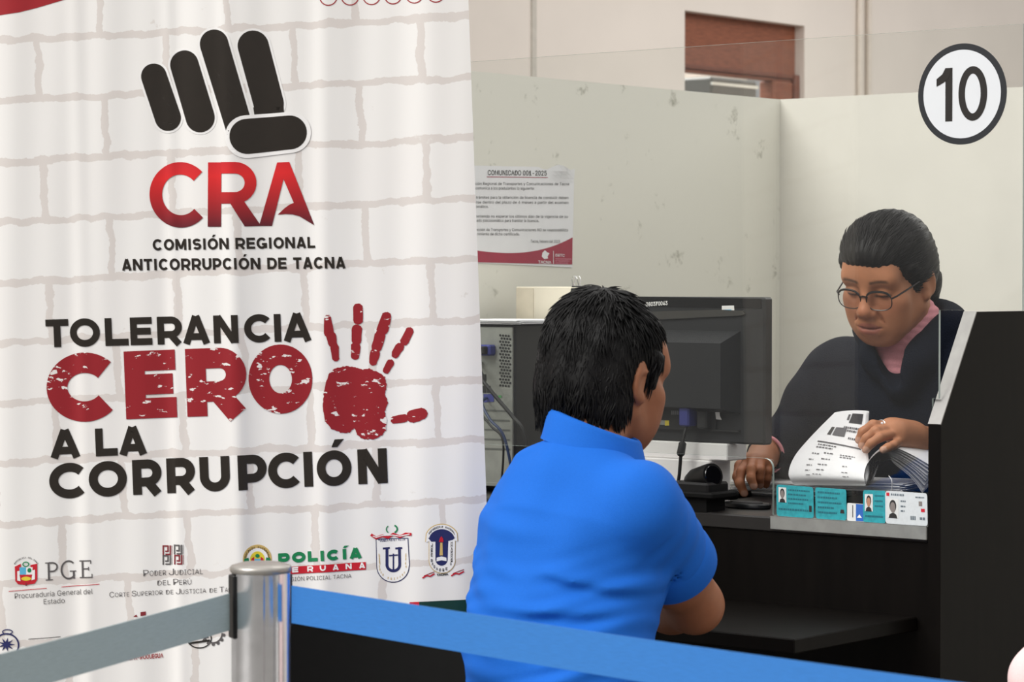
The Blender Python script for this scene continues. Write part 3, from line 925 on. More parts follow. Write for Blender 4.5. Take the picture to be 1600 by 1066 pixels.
for i, ch in enumerate('REPUBLICA DEL PERU'):
    a = math.radians(146 - 6.6 * i)
    if ch != ' ': put_text(sh, ch, (41 + 21 * math.cos(a), 893 - 21 * math.sin(a) * 1.0), (42.8 + 21 * math.cos(a), 893 - 21 * math.sin(a)), 2.2, f2, M_gry, .02)
def serif(ch, x, y, h, w, m=M_gry):
    """thin roman capital, box x..x+w, baseline y"""
    f = lambda a, b: f2(x + a - .03 * b, y - .04 * a - b)
    f.cut = 5.0
    t, n = h * .11, h * .055
    if ch == 'P':
        stroke(sh, [(w * .28, 0), (w * .28, h)], t, f, m); stroke(sh, [(w * .02, n / 2), (w * .58, n / 2)], n, f, m); stroke(sh, [(w * .02, h - n / 2), (w * .5, h - n / 2)], n, f, m)
        stroke(sh, [(w * .3, h - n / 2)] + arc(w * .55, h * .73, w * .38, h * .24, 90, -90, 14) + [(w * .3, h * .49)], t * .8, f, m)
    elif ch == 'G':
        stroke(sh, arc(w * .52, h * .5, w * .46, h * .49, 48, 325, 26), t * .85, f, m); stroke(sh, [(w * .84, 0), (w * .84, h * .42)], t, f, m); stroke(sh, [(w * .58, h * .42), (w * 1.0, h * .42)], n, f, m)
    elif ch == 'E':
        stroke(sh, [(w * .25, 0), (w * .25, h)], t, f, m)
        for b, l in ((n / 2, 1.0), (h * .52, .72), (h - n / 2, .92)): stroke(sh, [(0 if b != h * .52 else w * .25, b), (w * l, b)], n * 1.2, f, m)
        stroke(sh, [(w * .98, 0), (w * .98, h * .22)], n, f, m); stroke(sh, [(w * .9, h * .8), (w * .9, h)], n, f, m); stroke(sh, [(w * .72, h * .42), (w * .72, h * .62)], n, f, m)
serif('P', 71.5, 907, 28, 20); serif('G', 95, 905.3, 28, 24); serif('E', 124.5, 903.6, 27.5, 20)
stroke(sh, [(15, 923.5), (73.5, 919)], .9, f2, M_redp); stroke(sh, [(96, 917.5), (155.5, 913)], .9, f2, M_redp)
put_text(sh, 'Procuraduría General del', (24.5, 935), (145, 928), 8.2, f2, M_gry, -.004)
put_text(sh, 'Estado', (69, 944), (101, 942.5), 8, f2, M_gry, -.004)
# judiciary
for cx, cy, m in ((1160, 90, M_wine), (1240, 84, M_gry), (1160, 158, M_gry), (1242, 154, M_wine)):
    S_ = 34
    f = lambda a, b, cx=cx, cy=cy: f2((cx + a) / 4.444, (cy + b) / 4.444 + 840)
    f.cut = 20.0
    stroke(sh, [(-29, S_), (-29, -29), (4, -29), (4, 8), (-16, 8)], 10, f, m)
    stroke(sh, [(20, -S_), (20, 29), (-14, 29)], 10, f, m); stroke(sh, [(32, -S_), (32, 32)], 3, f, m)
def smallcaps(words, y0, sl, x0, x1, hb, hs):
    """small capitals: first letters taller"""
    n = sum(len(w) for w in words) + .6 * (len(words) - 1) + .5 * len(words)
    u = (x1 - x0) / n; x = x0
    for w in words:
        big = w[0].isupper()
        if big:
            put_text(sh, w[0], (x, y0 - sl * (x - x0)), (x + u * 1.3, y0 - sl * (x + u * 1.3 - x0)), hb, f2, M_gry, -.006); x += u * 1.5
            rest = w[1:].upper()
        else:
            rest = w.upper(); x += u * .25
        if rest:
            L = u * len(rest) * (1.0 if big else 1.08)
            put_text(sh, rest, (x, y0 - sl * (x - x0)), (x + L - u * .1, y0 - sl * (x + L - x0)), hs, f2, M_gry, -.006); x += L
        x += u * .6
smallcaps(['Poder', 'Judicial'], 901, .045, 224, 318, 10, 8)
smallcaps(['del', 'Perú'], 915.5, .045, 244, 300, 9.5, 7.5)
smallcaps(['Corte', 'Superior', 'de', 'Justicia', 'de', 'Tacna'], 934, .052, 171, 376, 8.6, 6.8)
# police
def q7(P): return [(x / 4 + 360, y / 4 + 800) for x, y in P]
sh.poly(q7(arc(170, 292, 88, 88, 180, 360, 24) + [(258, 340), (82, 340)]), f1, M_gold); sh.poly(q7(arc(170, 296, 66, 70, 180, 360, 24) + [(236, 340), (104, 340)]), f2, M_halo)
sh.poly(q7(arc(170, 300, 46, 54, 180, 360, 24) + [(216, 340), (124, 340)]), f3, M_yel)
sh.poly(q7([(90, 290), (116, 284), (122, 330), (86, 330)]), f3, M_green); sh.poly(q7([(224, 284), (250, 290), (254, 330), (218, 330)]), f3, M_green)
sh.poly(q7([(134, 290), (150, 280), (150, 330), (128, 330)]), bmap(.0015), M_redp); sh.poly(q7([(190, 280), (206, 290), (212, 330), (190, 330)]), bmap(.0015), M_redp)
sh.poly(q7([(152, 292), (188, 292), (188, 330), (152, 330)]), bmap(.0015), M_sky); sh.poly(q7(ell2(170, 274, 13, 12, 14)), bmap(.0018), M_green)
for i, ch in enumerate('POLICIA NACIONAL'):
    a = math.radians(168 - 10.4 * i); x, y = 402.5 + 18.6 * math.cos(a), 874.5 - 19 * math.sin(a)
    if ch != ' ': put_text(sh, ch, (x - 1.1, y + 1.2), (x + 1.1, y + 1.1), 3, f3, M_ink, .02)
heavy_line(sh, 'POLICÍA', (435, 881.5), (565.5, 872.5), 16.3, .34, f2, M_green, .16)
sh.poly([(434, 887.5), (571.5, 878.5), (571.5, 890.5), (434, 899)], f2, M_redp)
for ch, x in zip('PERUANA', (437, 456.5, 480, 500, 520, 540, 561)):
    heavy(sh, [(ch, x, x + 9.5)], lambda X: 896.8 - .064 * (X - 434), 8.6, .27, f3, M_halo)
put_text(sh, 'REGIÓN POLICIAL TACNA', (444, 909.5), (549, 903.3), 6.2, f2, M_gry, -.004)
# two university shields
def shield(P, m, f): sh.poly(q7(P), f, m)
S1 = [(908, 170), (1112, 162), (1122, 330)] + [(1016 + 104 * math.cos(a), 340 + 104 * math.sin(a)) for a in [math.radians(x) for x in range(0, 181, 12)]] + [(912, 336)]
shield(S1, M_navy, f1)
shield([(1015 + (x - 1015) * .95, 300 + (y - 300) * .96) for x, y in S1], M_halo, f2)
stroke(sh, q7([(978, 228), (978, 330)] + [(1018 + 40 * math.cos(a), 332 + 38 * math.sin(a)) for a in [math.radians(x) for x in range(170, -1, -17)]] + [(1058, 330), (1056, 220)]), 4.6, f3, M_navy)
for x in (978, 1056): stroke(sh, q7([(x - 26, 230), (x + 18, 226)]), 3, f3, M_navy)
stroke(sh, q7([(1018, 262), (1018, 362)]), 2.2, bmap(.0015), M_navy); stroke(sh, q7([(990, 274), (1046, 270)]), 2.2, bmap(.0015), M_navy)
stroke(sh, q7([(878, 142), (910, 164), (950, 150), (985, 160), (1018, 140), (1060, 156), (1095, 138), (1132, 140)]), 4.2, f3, M_redp)
stroke(sh, q7([(890, 152), (912, 160), (950, 148), (1015, 146), (1060, 152), (1120, 138)]), 1.4, bmap(.0015), M_halo)
stroke(sh, q7(arc(1008, 108, 34, 26, -60, 60, 12)), 2.4, f2, M_green); stroke(sh, q7(arc(1008, 110, 34, 26, 130, 230, 12)), 1.6, f2, M_green)
put_text(sh, '"VERITAS ET VITA"', (591, 847), (635, 844.5), 3.6, f3, M_navy, .02)
for i, ch in enumerate('UNIVERSIDAD PRIVADA DE TACNA'):
    a = math.radians(200 + (340 - 200 - 0) * 0) if False else None
    k = i / 27.0
    if k < .25: x, y = 930 + 4 * k * 4, 270 + 240 * k
    elif k > .75: x, y = 1096 + 4 * (k - .75), 330 - 260 * (k - .75)
    else:
        th = math.radians(180 - (k - .25) * 2 * 180); x, y = 1015 + 84 * math.cos(th), 338 + 82 * math.sin(th)
    X, Y = x / 4 + 360, y / 4 + 800
    if ch != ' ': put_text(sh, ch, (X - 1, Y + 1.5), (X + 1, Y + 1.4), 3.2, f3, M_gold, .02)
S2 = [(1222, 140)] + [(1322 + 108 * math.cos(a), 172 + 100 * math.sin(a)) for a in [math.radians(x) for x in range(205, 336, 10)]] + [(1424, 180), (1408, 176), (1406, 300)] + [(1324 + 84 * math.cos(a), 300 + 84 * math.sin(a)) for a in [math.radians(x) for x in range(0, 181, 12)]] + [(1240, 180), (1218, 186)]
shield(S2, M_gold, f1)
shield([(1322 + (x - 1322) * .955, 240 + (y - 240) * .965) for x, y in S2], M_halo, f2)
shield([(1236, 160)] + [(1322 + 80 * math.cos(a), 172 + 66 * math.sin(a)) for a in [math.radians(x) for x in range(190, 351, 10)]] + [(1408, 158), (1390, 172), (1362, 180), (1358, 300)] + [(1320 + 38 * math.cos(a), 296 + 38 * math.sin(a)) for a in [math.radians(x) for x in range(0, 181, 15)]] + [(1282, 184), (1256, 184)], M_navy, f3)
shield([(1312, 190), (1326, 190), (1328, 270), (1308, 270)], M_gold, bmap(.0015)); shield([(1290, 284), (1320, 276), (1350, 284), (1352, 306), (1320, 300), (1288, 308)], M_halo, bmap(.0015))
shield([(1304, 186), (1310, 162), (1320, 150), (1330, 166), (1332, 186)], M_redp, bmap(.0018))
for i, ch in enumerate('UNIVERSIDAD NACIONAL'):
    th = math.radians(212 + 117 * i / 19); x, y = 1322 + 92 * math.cos(th), 178 + 86 * math.sin(th)
    X, Y = x / 4 + 360, y / 4 + 800
    if ch != ' ': put_text(sh, ch, (X - .9, Y + 1.3), (X + .9, Y + 1.2), 2.8, f3, M_ink, .03)
txt = 'JORGE BASADRE GROHMANN'
for i, ch in enumerate(txt):
    k = i / (len(txt) - 1)
    if k < .28: x, y = 1260, 205 + 340 * k
    elif k > .72: x, y = 1384, 300 - 380 * (k - .72)
    else:
        th = math.radians(180 - (k - .28) / .44 * 180); x, y = 1322 + 62 * math.cos(th), 300 + 62 * math.sin(th)
    X, Y = x / 4 + 360, y / 4 + 800
    if ch != ' ': put_text(sh, ch, (X - 1.5, Y + 2), (X + 1.5, Y + 1.9), 4.2, f3, M_ink, .02)
for x0, x1, yy in ((1200, 1276, 392), (1380, 1460, 378)):
    stroke(sh, q7([(x0, yy + 20), (x0 + 26, yy + 4), (x0 + 50, yy + 8), (x1, yy - 8)]), 2.2, f2, M_redp); stroke(sh, q7([(x0 + 10, yy + 6), (x0 + 40, yy - 6), (x1, yy - 20)]), 1.2, f2, M_wine)
put_text(sh, 'TACNA', (682.5, 899.5), (700.5, 898), 3, f2, M_ink, .04)
# lower row, mostly behind the tape
stroke(sh, q6(ell2(50, 745, 84, 80, 40)), 2.4, f2, M_navy, True); stroke(sh, q6(ell2(58, 652, 34, 16, 20)), 1.6, f3, M_navy, True)
sh.poly(q6([(20 + (60 if i % 2 == 0 else 24) * math.cos(i * math.pi / 9) + 30, 740 + (50 if i % 2 == 0 else 20) * math.sin(i * math.pi / 9)) for i in range(18)]), f2, M_navy)
stroke(sh, q6([(200, 704), (420, 690)]), .8, f2, M_ink)
L6([(975, 520), (1012, 515), (1012, 540), (975, 548)], M_wine); L6([(925, 552), (945, 536), (955, 552)], M_wine)
put_text(sh, 'TACNA-MOQUEGUA', (193, 1032.5), (254.5, 1028), 6.5, f2, M_bred, .02)
stroke(sh, q6(ell2(1385, 700, 84, 66, 40)), 1.8, f2, M_ink, True); stroke(sh, q6(arc(1480, 660, 66, 70, 0, 150, 16)), 2.4, f2, M_gry)
for k in range(6):
    a = math.radians(10 + 26 * k); sh.poly(q6(ell2(1480 + 78 * math.cos(a), 660 + 80 * math.sin(a), 12, 12, 8)), f2, M_gry)
stroke(sh, q6([(1310, 735), (1460, 712)]), 3, f3, M_ink); stroke(sh, q6([(1330, 700), (1450, 690)]), 2, f3, M_ink)
# green and red band at the foot
sh.poly([(655, 940), (740, 936), (742, 960), (656, 966)], f2, mat('dark_green_ink', (16, 56, 50), .4)); sh.poly([(640, 941), (655, 940), (655, 946), (640, 947)], f2, M_redp)
so_ = sh.build('banner_sheet', ban, smooth=False, uvf=buv)
smooth_by_angle(so_, 30)
mb = MB(); pB = at(350, 1640, DB)
mb.box((pB.x, DB + .02, .045), (.46, .09, .045), mat('cassette', (170, 172, 176), .3, .9), None, .02); mb.build('base_cassette', ban)
mb = MB(); mb.tube([(pB.x, DB + .045, .08), (pB.x - .02, DB + .03, 1.97)], .009, M_alu, 10); mb.build('support_pole', ban)
mb = MB(); a_, b_ = g0(-60, -151), g0(732, -151); mb.tube([a_ + Vector((0, .012, 0)), b_ + Vector((0, .012, 0))], .011, M_alu, 12); mb.build('top_rail', ban)

# ================================================================== barrier post and belts
DP = 3.68
pc = at(407.5, 885, DP)
post = empty('barrier_post', (pc.x, pc.y, 0), 'chrome barrier post with black belt head between grey and blue belts', 'barrier post')
zc = at(407.5, 893, DP).z
mb = MB(); pr = []
R0 = .0405
def grooved(R0, slots):
    pr = []
    for i in range(144):
        a = 2 * math.pi * i / 144
        dd = min(abs((a - b + math.pi) % (2 * math.pi) - math.pi) for b in slots)
        r = R0 if dd > .25 else (R0 - .007 if dd < .21 else R0 - .0035)
        pr.append((r * math.cos(a), r * math.sin(a)))
    return pr
GA = [math.radians(x) for x in (205, 295, 25, 115)]
pr = grooved(R0, GA)
mb.prism(pr, lambda a, b: Vector((pc.x + a, pc.y + b, .03)), lambda a, b: Vector((pc.x + a, pc.y + b, zc)), M_alu)
smooth_by_angle(mb.build('tube', post), 28)
mb = MB(); mb.lathe((pc.x, pc.y, zc), [(.040, -.002), (.0425, .001), (.0425, .006), (.0405, .0085), (.028, .012), (.01, .0135)], mat('cap_steel', (168, 164, 158), .35, .7, var=.1), 48)
smooth_by_angle(mb.build('cap', post))
mb = MB(); a = GA[0]
def slot(ang, z0, z1, w, r0, r1, m, mb):
    Rm = Matrix.Rotation(ang, 3, 'Z')
    mb.box(Vector((pc.x, pc.y, (z0 + z1) / 2)) + Rm @ Vector(((r0 + r1) / 2, 0, 0)), ((r1 - r0) / 2, w / 2, (z1 - z0) / 2), m, Rm, .0015)
zb = at(375, 995, DP).z
slot(GA[0], zb, zc - .003, .0215, .026, .0435, M_black, mb)
mb.build('belt_head', post)
mb = MB(); slot(GA[2], at(450, 980, DP).z, zc - .004, .0215, .026, .0425, M_black, mb); mb.build('belt_clip', post)
mb = MB(); mb.lathe((pc.x, pc.y, 0), [(.17, 0), (.17, .012), (.16, .02), (.05, .034), (.043, .05)], mat('base_steel', (150, 150, 152), .35, .8), 48)
smooth_by_angle(mb.build('base', post))
def weave(name, rgb):
    m = mat(name, rgb, .55, var=.10, scale=220, stretch=(.3, .3, 8))
    return m
def belt(name, p0, p1, ext, h, m, label):
    mb = MB(); d = p1 - p0; N = 24
    n = Vector((-d.y, d.x, 0)).normalized() * .0007
    vs = []; fs = []
    for i in range(N + 1):
        k = i / N * ext; c = p0 + d * k
        sag = -.006 * math.sin(math.pi * min(1, i / N))
        for o in (n, -n):
            for z in (h / 2, -h / 2): vs.append(c + o + UP * (z + sag))
    for i in range(N):
        a = 4 * i; b = a + 4
        fs += [(a, b, b + 1, a + 1), (a + 2, a + 3, b + 3, b + 2), (a, a + 2, b + 2, b), (a + 1, b + 1, b + 3, a + 3)]
    fs += [(0, 1, 3, 2), (4 * N, 4 * N + 2, 4 * N + 3, 4 * N + 1)]
    mb.add(vs, fs, m)
    o = mb.build(name, smooth=False)
    return tag(o, label, 'barrier belt')
belt('barrier_belt', at(456, 944.5, 3.655), at(1020, 1027, 3.15), 2.4, .0512, weave('blue_webbing', (46, 116, 190)), 'blue webbing barrier belt running right from the chrome post')
belt('barrier_belt', at(358, 956.5, 3.655), at(56, 1033.5, 3.23), 2.4, .0505, weave('grey_webbing', (160, 176, 178)), 'grey webbing barrier belt running left from the chrome post')

# ================================================================== black waiting chair
chd = 3.93
ch = empty('waiting_chair', at(540, 1000, 4.1) * 1.0, 'black plastic waiting chair behind the blue barrier belt', 'chair')
ch.location.z = 0
cxl = at(405, 1000, chd).x; cxr = at(727, 1000, chd).x; zt = at(560, 958, chd).z
def chair_back(off, inset=0):
    def f(a, b):  # a across 0..1, b height metres
        x = cxl + (cxr - cxl) * a
        bow = .035 * (1 - (2 * a - 1) ** 2)
        return Vector((x, chd + .02 + bow + off - .10 * (b - .45) * .6 + .02, b))
    return f
rc = .10
W_ = cxr - cxl
prof = []
for (cx, cz, a0) in ((1 - rc / W_, zt - rc, 0), (rc / W_, zt - rc, 90)):
    for i in range(9):
        a = math.radians(a0 + 90 * i / 8); prof.append((cx + rc / W_ * math.cos(a), cz + rc * math.sin(a)))
prof += [(.02, .50), (.06, .44), (.94, .44), (.98, .50)]
mb = MB()
NB = 40
tri = []
# build as a grid between left and right outlines so it can bow
rows = 26
def half(b):
    if b > zt - rc: return .5 - rc / W_ + math.sqrt(max(0, rc * rc - (b - zt + rc) ** 2)) / W_
    return .5
for off in (0, .014):
    f = chair_back(off)
    mb.grid(24, rows, lambda u, v, f=f: f(.5 + (u * 2 - 1) * half(.44 + (zt - .44) * v), .44 + (zt - .44) * v), M_blackm)
f0_, f1_ = chair_back(0), chair_back(.014)
edge = [(.5 - half(.44 + (zt - .44) * v), .44 + (zt - .44) * v) for v in [i / rows for i in range(rows + 1)]] + [(.5 + half(.44 + (zt - .44) * v), .44 + (zt - .44) * v) for v in [1 - i / rows for i in range(rows + 1)]]
n = len(edge)
mb.add([f0_(*e) for e in edge] + [f1_(*e) for e in edge], [(i, (i + 1) % n, n + (i + 1) % n, n + i) for i in range(n)], M_blackm)
smooth_by_angle(mb.build('backrest', ch))
mb = MB(); mb.box(((cxl + cxr) / 2 - .09, chd + .27, .44), (W_ / 2 - .02, .22, .018), M_blackm, None, .015); smooth_by_angle(mb.build('seat', ch))
for x in (cxl - .05, cxr - .14):
    for y, dy in ((chd + .10, -.05), (chd + .44, .04)):
        mb = MB(); mb.tube([(x, y, .43), (x, y + dy, 0)], .011, M_alu, 10); smooth_by_angle(mb.build('leg', ch))
for px in (548, 498):
    p = at(px, 989 if px == 548 else 981, 3.93); s_ = .0075 if px == 548 else .005
    p = Vector((p.x, f0_((p.x - cxl) / W_, p.z).y - .001, p.z))
    mb = MB(); mb.lathe(p, [(s_, 0), (s_ * .9, .003), (s_ * .4, .0045)], mat('rivet', (225, 222, 215), .4), 16, Matrix.Rotation(math.pi / 2, 3, 'X')); tag(smooth_by_angle(mb.build('rivet', ch)), 'white rivet')
# ================================================================== things on the counter
def rbox(s0, s1, t0, t1, z0, z1): return ((s0 + s1) / 2, (t0 + t1) / 2, (z0 + z1) / 2), (abs(s1 - s0) / 2, abs(t1 - t0) / 2, abs(z1 - z0) / 2)
# computer tower: rear panel faces the hall
M_case = mat('tower_black', (26, 26, 27), .45, var=.08, scale=80)
M_steel = mat('tower_steel', (150, 152, 146), .42, .55, var=.12, scale=25)
M_hole = mat('port_black', (10, 10, 11), .6); M_vga = mat('port_blue', (52, 58, 128), .5); M_cable = mat('cable_black', (18, 18, 19), .5)
TS, TT = -1.04, .11
sC, zC1 = onplane(803, 507, TT)
tw = empty('computer_tower', W(sC - .09, TT + .2, CZ), 'black computer tower with grey port panel turned to the glass', 'computer')
mb = MB(); mb.bst(sC - .178, sC, TT + .004, TT + .40, CZ + .008, zC1, M_case, .004); mb.build('casing', tw)
mb = MB(); mb.bst(sC - .172, sC - .004, TT, TT + .005, CZ + .012, zC1 - .006, M_steel, .001); pnl = mb.build('rear_panel', tw)
def tp(px, py, off=0.001):
    s_, z_ = onplane(px, py, TT); return W(s_, TT - off, z_)
def tq(off=.001): return lambda a, b: tp(a, b, off)
mb = MB()
for r in range(17):
    for c in range(4):
        x = 782.0 + 4.4 * c + (2.2 if r % 2 else 0); y = 524 + 4.9 * r + .4 * c
        mb.poly(ell2(x, y, 1.75, 2.0, 6), tq(), M_hole)
mb.build('honeycomb_vent', pnl)
mb = MB(); mb.box(tp(762, 547, .008), (.021, .010, .011), M_vga, RST, .003); mb.box(tp(762, 547, .020), (.015, .010, .008), M_hole, RST, .002); tag(mb.build('video_plug', tw), 'blue video plug')
mb = MB()
for x, y in ((757, 590), (757, 608), (764, 608)): mb.poly([(x - 3, y - 5), (x + 3, y - 5), (x + 3, y + 6), (x - 3, y + 6)], tq(), M_hole)
mb.poly([(756, 616), (772, 616), (772, 628), (756, 629)], tq(.0012), M_vga); mb.poly([(779, 618), (784, 618), (784, 622), (779, 622)], tq(.0012), mat('green_port', (80, 150, 90), .5))
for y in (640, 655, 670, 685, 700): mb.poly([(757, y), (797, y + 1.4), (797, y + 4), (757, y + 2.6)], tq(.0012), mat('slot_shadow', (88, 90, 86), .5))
mb.build('ports', pnl)
mb = MB(); mb.bst(sC - .17, sC - .006, TT - .004, TT, CZ + .014, CZ + .02, M_steel); mb.build('panel_lip', pnl)
def cable(name, pts, r, m, parent=None, label=None, n=8):
    P = [Vector(p) for p in pts]; out = []
    for i in range(len(P) - 1):
        a = P[max(i - 1, 0)]; b = P[i]; c = P[i + 1]; d = P[min(i + 2, len(P) - 1)]
        for k in range(6):
            t = k / 6; out.append(.5 * ((2 * b) + (c - a) * t + (2 * a - 5 * b + 4 * c - d) * t * t + (3 * b - a - 3 * c + d) * t ** 3))
    out.append(P[-1])
    mb = MB(); mb.tube(out, r, m, n)
    o = smooth_by_angle(mb.build(name, parent))
    if label and parent is None: tag(o, label, 'cable')
    elif label: tag(o, label)
    return o
cable('power_cable', [tp(752, 566, .004), tp(762, 578, .035), tp(775, 592, .045), tp(797, 622, .04), tp(818, 650, .035), tp(835, 680, .03), W(sC + .06, TT - .015, CZ + .008)], .0042, M_cable, tw)
mb = MB(); a_, b_ = tp(756, 570, .03), tp(776, 594, .045); mb.tube([a_, a_.lerp(b_, .3), a_.lerp(b_, .8), b_], [.008, .0095, .0085, .005], M_cable, 12); smooth_by_angle(mb.build('power_plug', tw))
cable('network_cable', [tp(762, 622, .004), tp(768, 630, .03), tp(786, 655, .04), tp(806, 684, .035), W(sC + .02, TT - .02, CZ + .006)], .003, mat('cable_blue', (30, 48, 84), .5), tw, 'dark blue cable')
cable('data_cable', [tp(754, 632, .003), tp(764, 645, .025), tp(782, 665, .03), tp(800, 690, .028), W(sC - .01, TT - .03, CZ + .005)], .0024, M_cable, tw)
# papers on the tower
random.seed(11)
mb = MB()
for i in range(7):
    z = zC1 + .0012 * i + .0004
    j = random.uniform(-.006, .006); a = random.uniform(-.03, .03)
    Rm = Matrix.Rotation(a, 3, 'Z') @ RST
    mb.box(W(sC - .075 + j, TT + .085 + j, z + .0005), (.098, .092, .0005), M_white, Rm)
tag(mb.build('paper_stack'), 'thin stack of loose white papers lying on top of the computer tower', 'papers')
# cream carton behind the tower, with a binder clip
M_card = mat('cream_card', (222, 214, 196), .7, var=.06, scale=12)
CT = .325; sA, zA = onplane(806, 448, CT); sB, _ = onplane(893, 450, CT); zc0 = zC1 + .0006
mb = MB(); mb.bst(sA, sB + .03, CT, CT + .07, zc0, zA, M_card, .002)
crt = empty('carton', W((sA + sB) / 2, CT + .03, zc0), 'low cream cardboard box standing on the computer tower', 'box')
sb_ = mb.build('box_body', crt)
s_, _ = onplane(834, 448, CT)
mb = MB(); mb.bst(sA + .002, s_, CT - .0015, CT - .0002, zc0 + .002, zA - .003, mat('carton_flap', (210, 200, 180), .7, var=.1, scale=20), .0003); tag(mb.build('side_flap', crt), 'slightly darker flap')
sK, zK = onplane(899, 452, CT)
bc = empty('binder_clip', W(sK, CT + .004, zA - .01), 'small black binder clip with wire loops on the cream box', 'clip')
mb = MB(); cw_ = .011
mb.prism([(-.007, 0), (.007, 0), (.0012, .016), (-.0012, .016)], lambda a, b: W(sK - cw_, CT + .003 + a, zA - .014 + b), lambda a, b: W(sK + cw_, CT + .003 + a, zA - .014 + b), M_black)
mb.build('clip_body', bc)
for sg in (-1, 1):
    mb = MB(); mb.tube([W(sK + a, CT + .003 + sg * (.0015 + b * .25), zA + b) for a, b in ((-.008, .002), (-.007, .016), (-.003, .022), (.003, .022), (.007, .016), (.008, .002))], .0009, M_alu, 6)
    mb.build('wire_handle', bc)

# monitor seen from behind
M_mon = mat('monitor_grey', (36, 37, 39), .5, var=.08, scale=90, spec=.35); M_mond = mat('monitor_gloss', (14, 14, 15), .25, spec=.4); M_vent = mat('monitor_vent', (22, 22, 23), .6)
MT = .135
sL, _ = onplane(893, 462, MT); sR, zT = onplane(1195, 464.5, MT); _, zB = onplane(1195, 696, MT)
mon = empty('monitor', W((sL + sR) / 2, MT, CZ), 'dark computer monitor seen from behind with a handwritten number strip', 'monitor')
mb = MB(); mb.bst(sL, sR, MT, MT + .028, zB, zT, M_mon, .004); mb.build('back_shell', mon)
mb = MB(); mb.bst(sL + .012, sR - .012, MT + .0275, MT + .029, zB + .014, zT - .012, mat('screen_dark', (12, 13, 15), .2)); mb.build('screen', mon)
def mp_(px, py, off=.001, t=None):
    s_, z_ = onplane(px, py, MT if t is None else t); return W(s_, (MT if t is None else t) - off, z_)
def mq(off=.001, t=None): return lambda a, b: mp_(a, b, off, t)
mb = MB(); mb.prism([(905, 462), (1190, 467), (1190, 482), (905, 477)], mq(.0015), mq(-.001), M_mond); tag(mb.build('top_strip', mon), 'glossy black strip along the top')
mb = MB()
put_text(mb, '740880370043', (999, 479.5), (1044, 476.5), 6.0, mq(.0022), M_halo, .02, 0); mb.build('handwritten_number', mon)
mb = MB(); mb.poly(ell2(990, 474.5, 6.5, 7, 20), mq(.0021), M_halo); tag(mb.build('round_sticker', mon), 'round white sticker')
mb = MB(); mb.poly([(1129, 478), (1148, 477.5), (1149, 492), (1134, 493), (1129, 489)], mq(.0024), M_halo); mb.poly([(1132, 484), (1144, 483.5), (1144, 486), (1132, 486.5)], mq(.0028), M_sky); tag(mb.build('label', mon), 'small white inventory label')
mb = MB(); mb.prism([(950, 489), (1130, 484), (1163, 486), (1166, 491), (1160, 493), (1020, 500), (950, 500)], mq(.0045), mq(-.001), mat('monitor_lip', (58, 56, 52), .45)); mb.build('handle_recess', mon)
# bulge with sloping top
s0, z1 = onplane(915, 514, MT); s1, _ = onplane(1157, 514, MT); _, z2 = onplane(1150, 537, MT - .04); _, z0 = onplane(1150, 640, MT - .04)
mb = MB()
A4 = [(s0, z0 - .01), (s1, z0 - .01), (s1, z1), (s0, z1)]
B4 = [(s0 + .02, z0), (s1 - .018, z0), (s1 - .018, z2), (s0 + .02, z2)]
vs = [W(a, MT, b) for a, b in A4] + [W(a, MT - .04, b) for a, b in B4]
mb.add(vs, [(4, 5, 6, 7)] + [(i, (i + 1) % 4, 4 + (i + 1) % 4, 4 + i) for i in range(4)], M_mon)
bul = mb.build('rear_bulge', mon)
mb = MB()
for r in range(6):
    k = (r + .6) / 6.6
    z = z1 + (z2 - z1) * k; tt = MT - .04 * k
    n_ = 58
    for i in range(n_):
        a = s0 + .03 + (s1 - s0 - .055) * (i + (.5 if r % 2 else 0)) / n_
        mb.add([W(a, tt - .0012, z), W(a + .0026, tt - .0012, z), W(a + .0026, tt - .0028, z - .0022), W(a, tt - .0028, z - .0022)], [(0, 1, 2, 3)], M_hole)
mb.build('vent_holes', bul)
mb = MB(); sm, zm = onplane(1036, 570, MT - .05)
mb.tube([W(sm - .03, MT - .036, zm), W(sm - .03, MT - .058, zm)], .011, M_mon, 20); smooth_by_angle(mb.build('hub_cap', bul))
mb = MB()
mb.prism([(1030, 640), (1122, 644), (1120, 672), (1030, 668)], mq(.006), mq(-.001), M_vent)
mb.build('port_bay', mon)
mb = MB()
for i in range(7): mb.poly([(1052 + 2.9 * i, 640), (1054 + 2.9 * i, 640), (1054 + 2.9 * i, 648), (1052 + 2.9 * i, 648)], mq(.0065), mat('mark_grey', (120, 120, 120), .5))
mb.poly([(1024, 656), (1042, 657), (1042, 664), (1024, 663)], mq(.0065), M_steel); mb.poly([(1042, 657), (1048.5, 657), (1048.5, 665), (1042, 665)], mq(.0065), M_yel)
mb.build('port_labels', mon)
mb = MB(); mb.poly([(1120, 638), (1127, 639), (1128, 650), (1131, 656), (1122, 655)], mq(.0066), M_halo); tag(mb.build('paper_tag', mon), 'torn white paper tag')
mb = MB(); c_ = mp_(1084, 650, .018); mb.box(c_, (.012, .016, .019), M_vga, RST, .003); mb.box(c_ + UP * .018 - SV * .007, (.0022, .006, .003), M_halo, RST); mb.box(c_ + UP * .018 + SV * .007, (.0022, .006, .003), M_halo, RST); mb.box(mp_(1106, 655, .012), (.012, .010, .018), M_vent, RST, .003); tag(mb.build('video_plug', mon), 'blue video plug')
cable('video_cable', [mp_(1084, 662, .022), mp_(1083, 680, .03), mp_(1081, 700, .034), mp_(1080, 724, .036), mp_(1078, 745, .036), mp_(1072, 768, .034), mp_(1060, 784, .03)], .0034, M_cable, mon)
mb = MB(); a_, b_ = mp_(1082, 689, .031), mp_(1080, 712, .036); mb.tube([a_, a_.lerp(b_, .12), a_.lerp(b_, .85), b_], [.004, .0075, .008, .0045], M_cable, 12); smooth_by_angle(mb.build('ferrite_bead', mon))
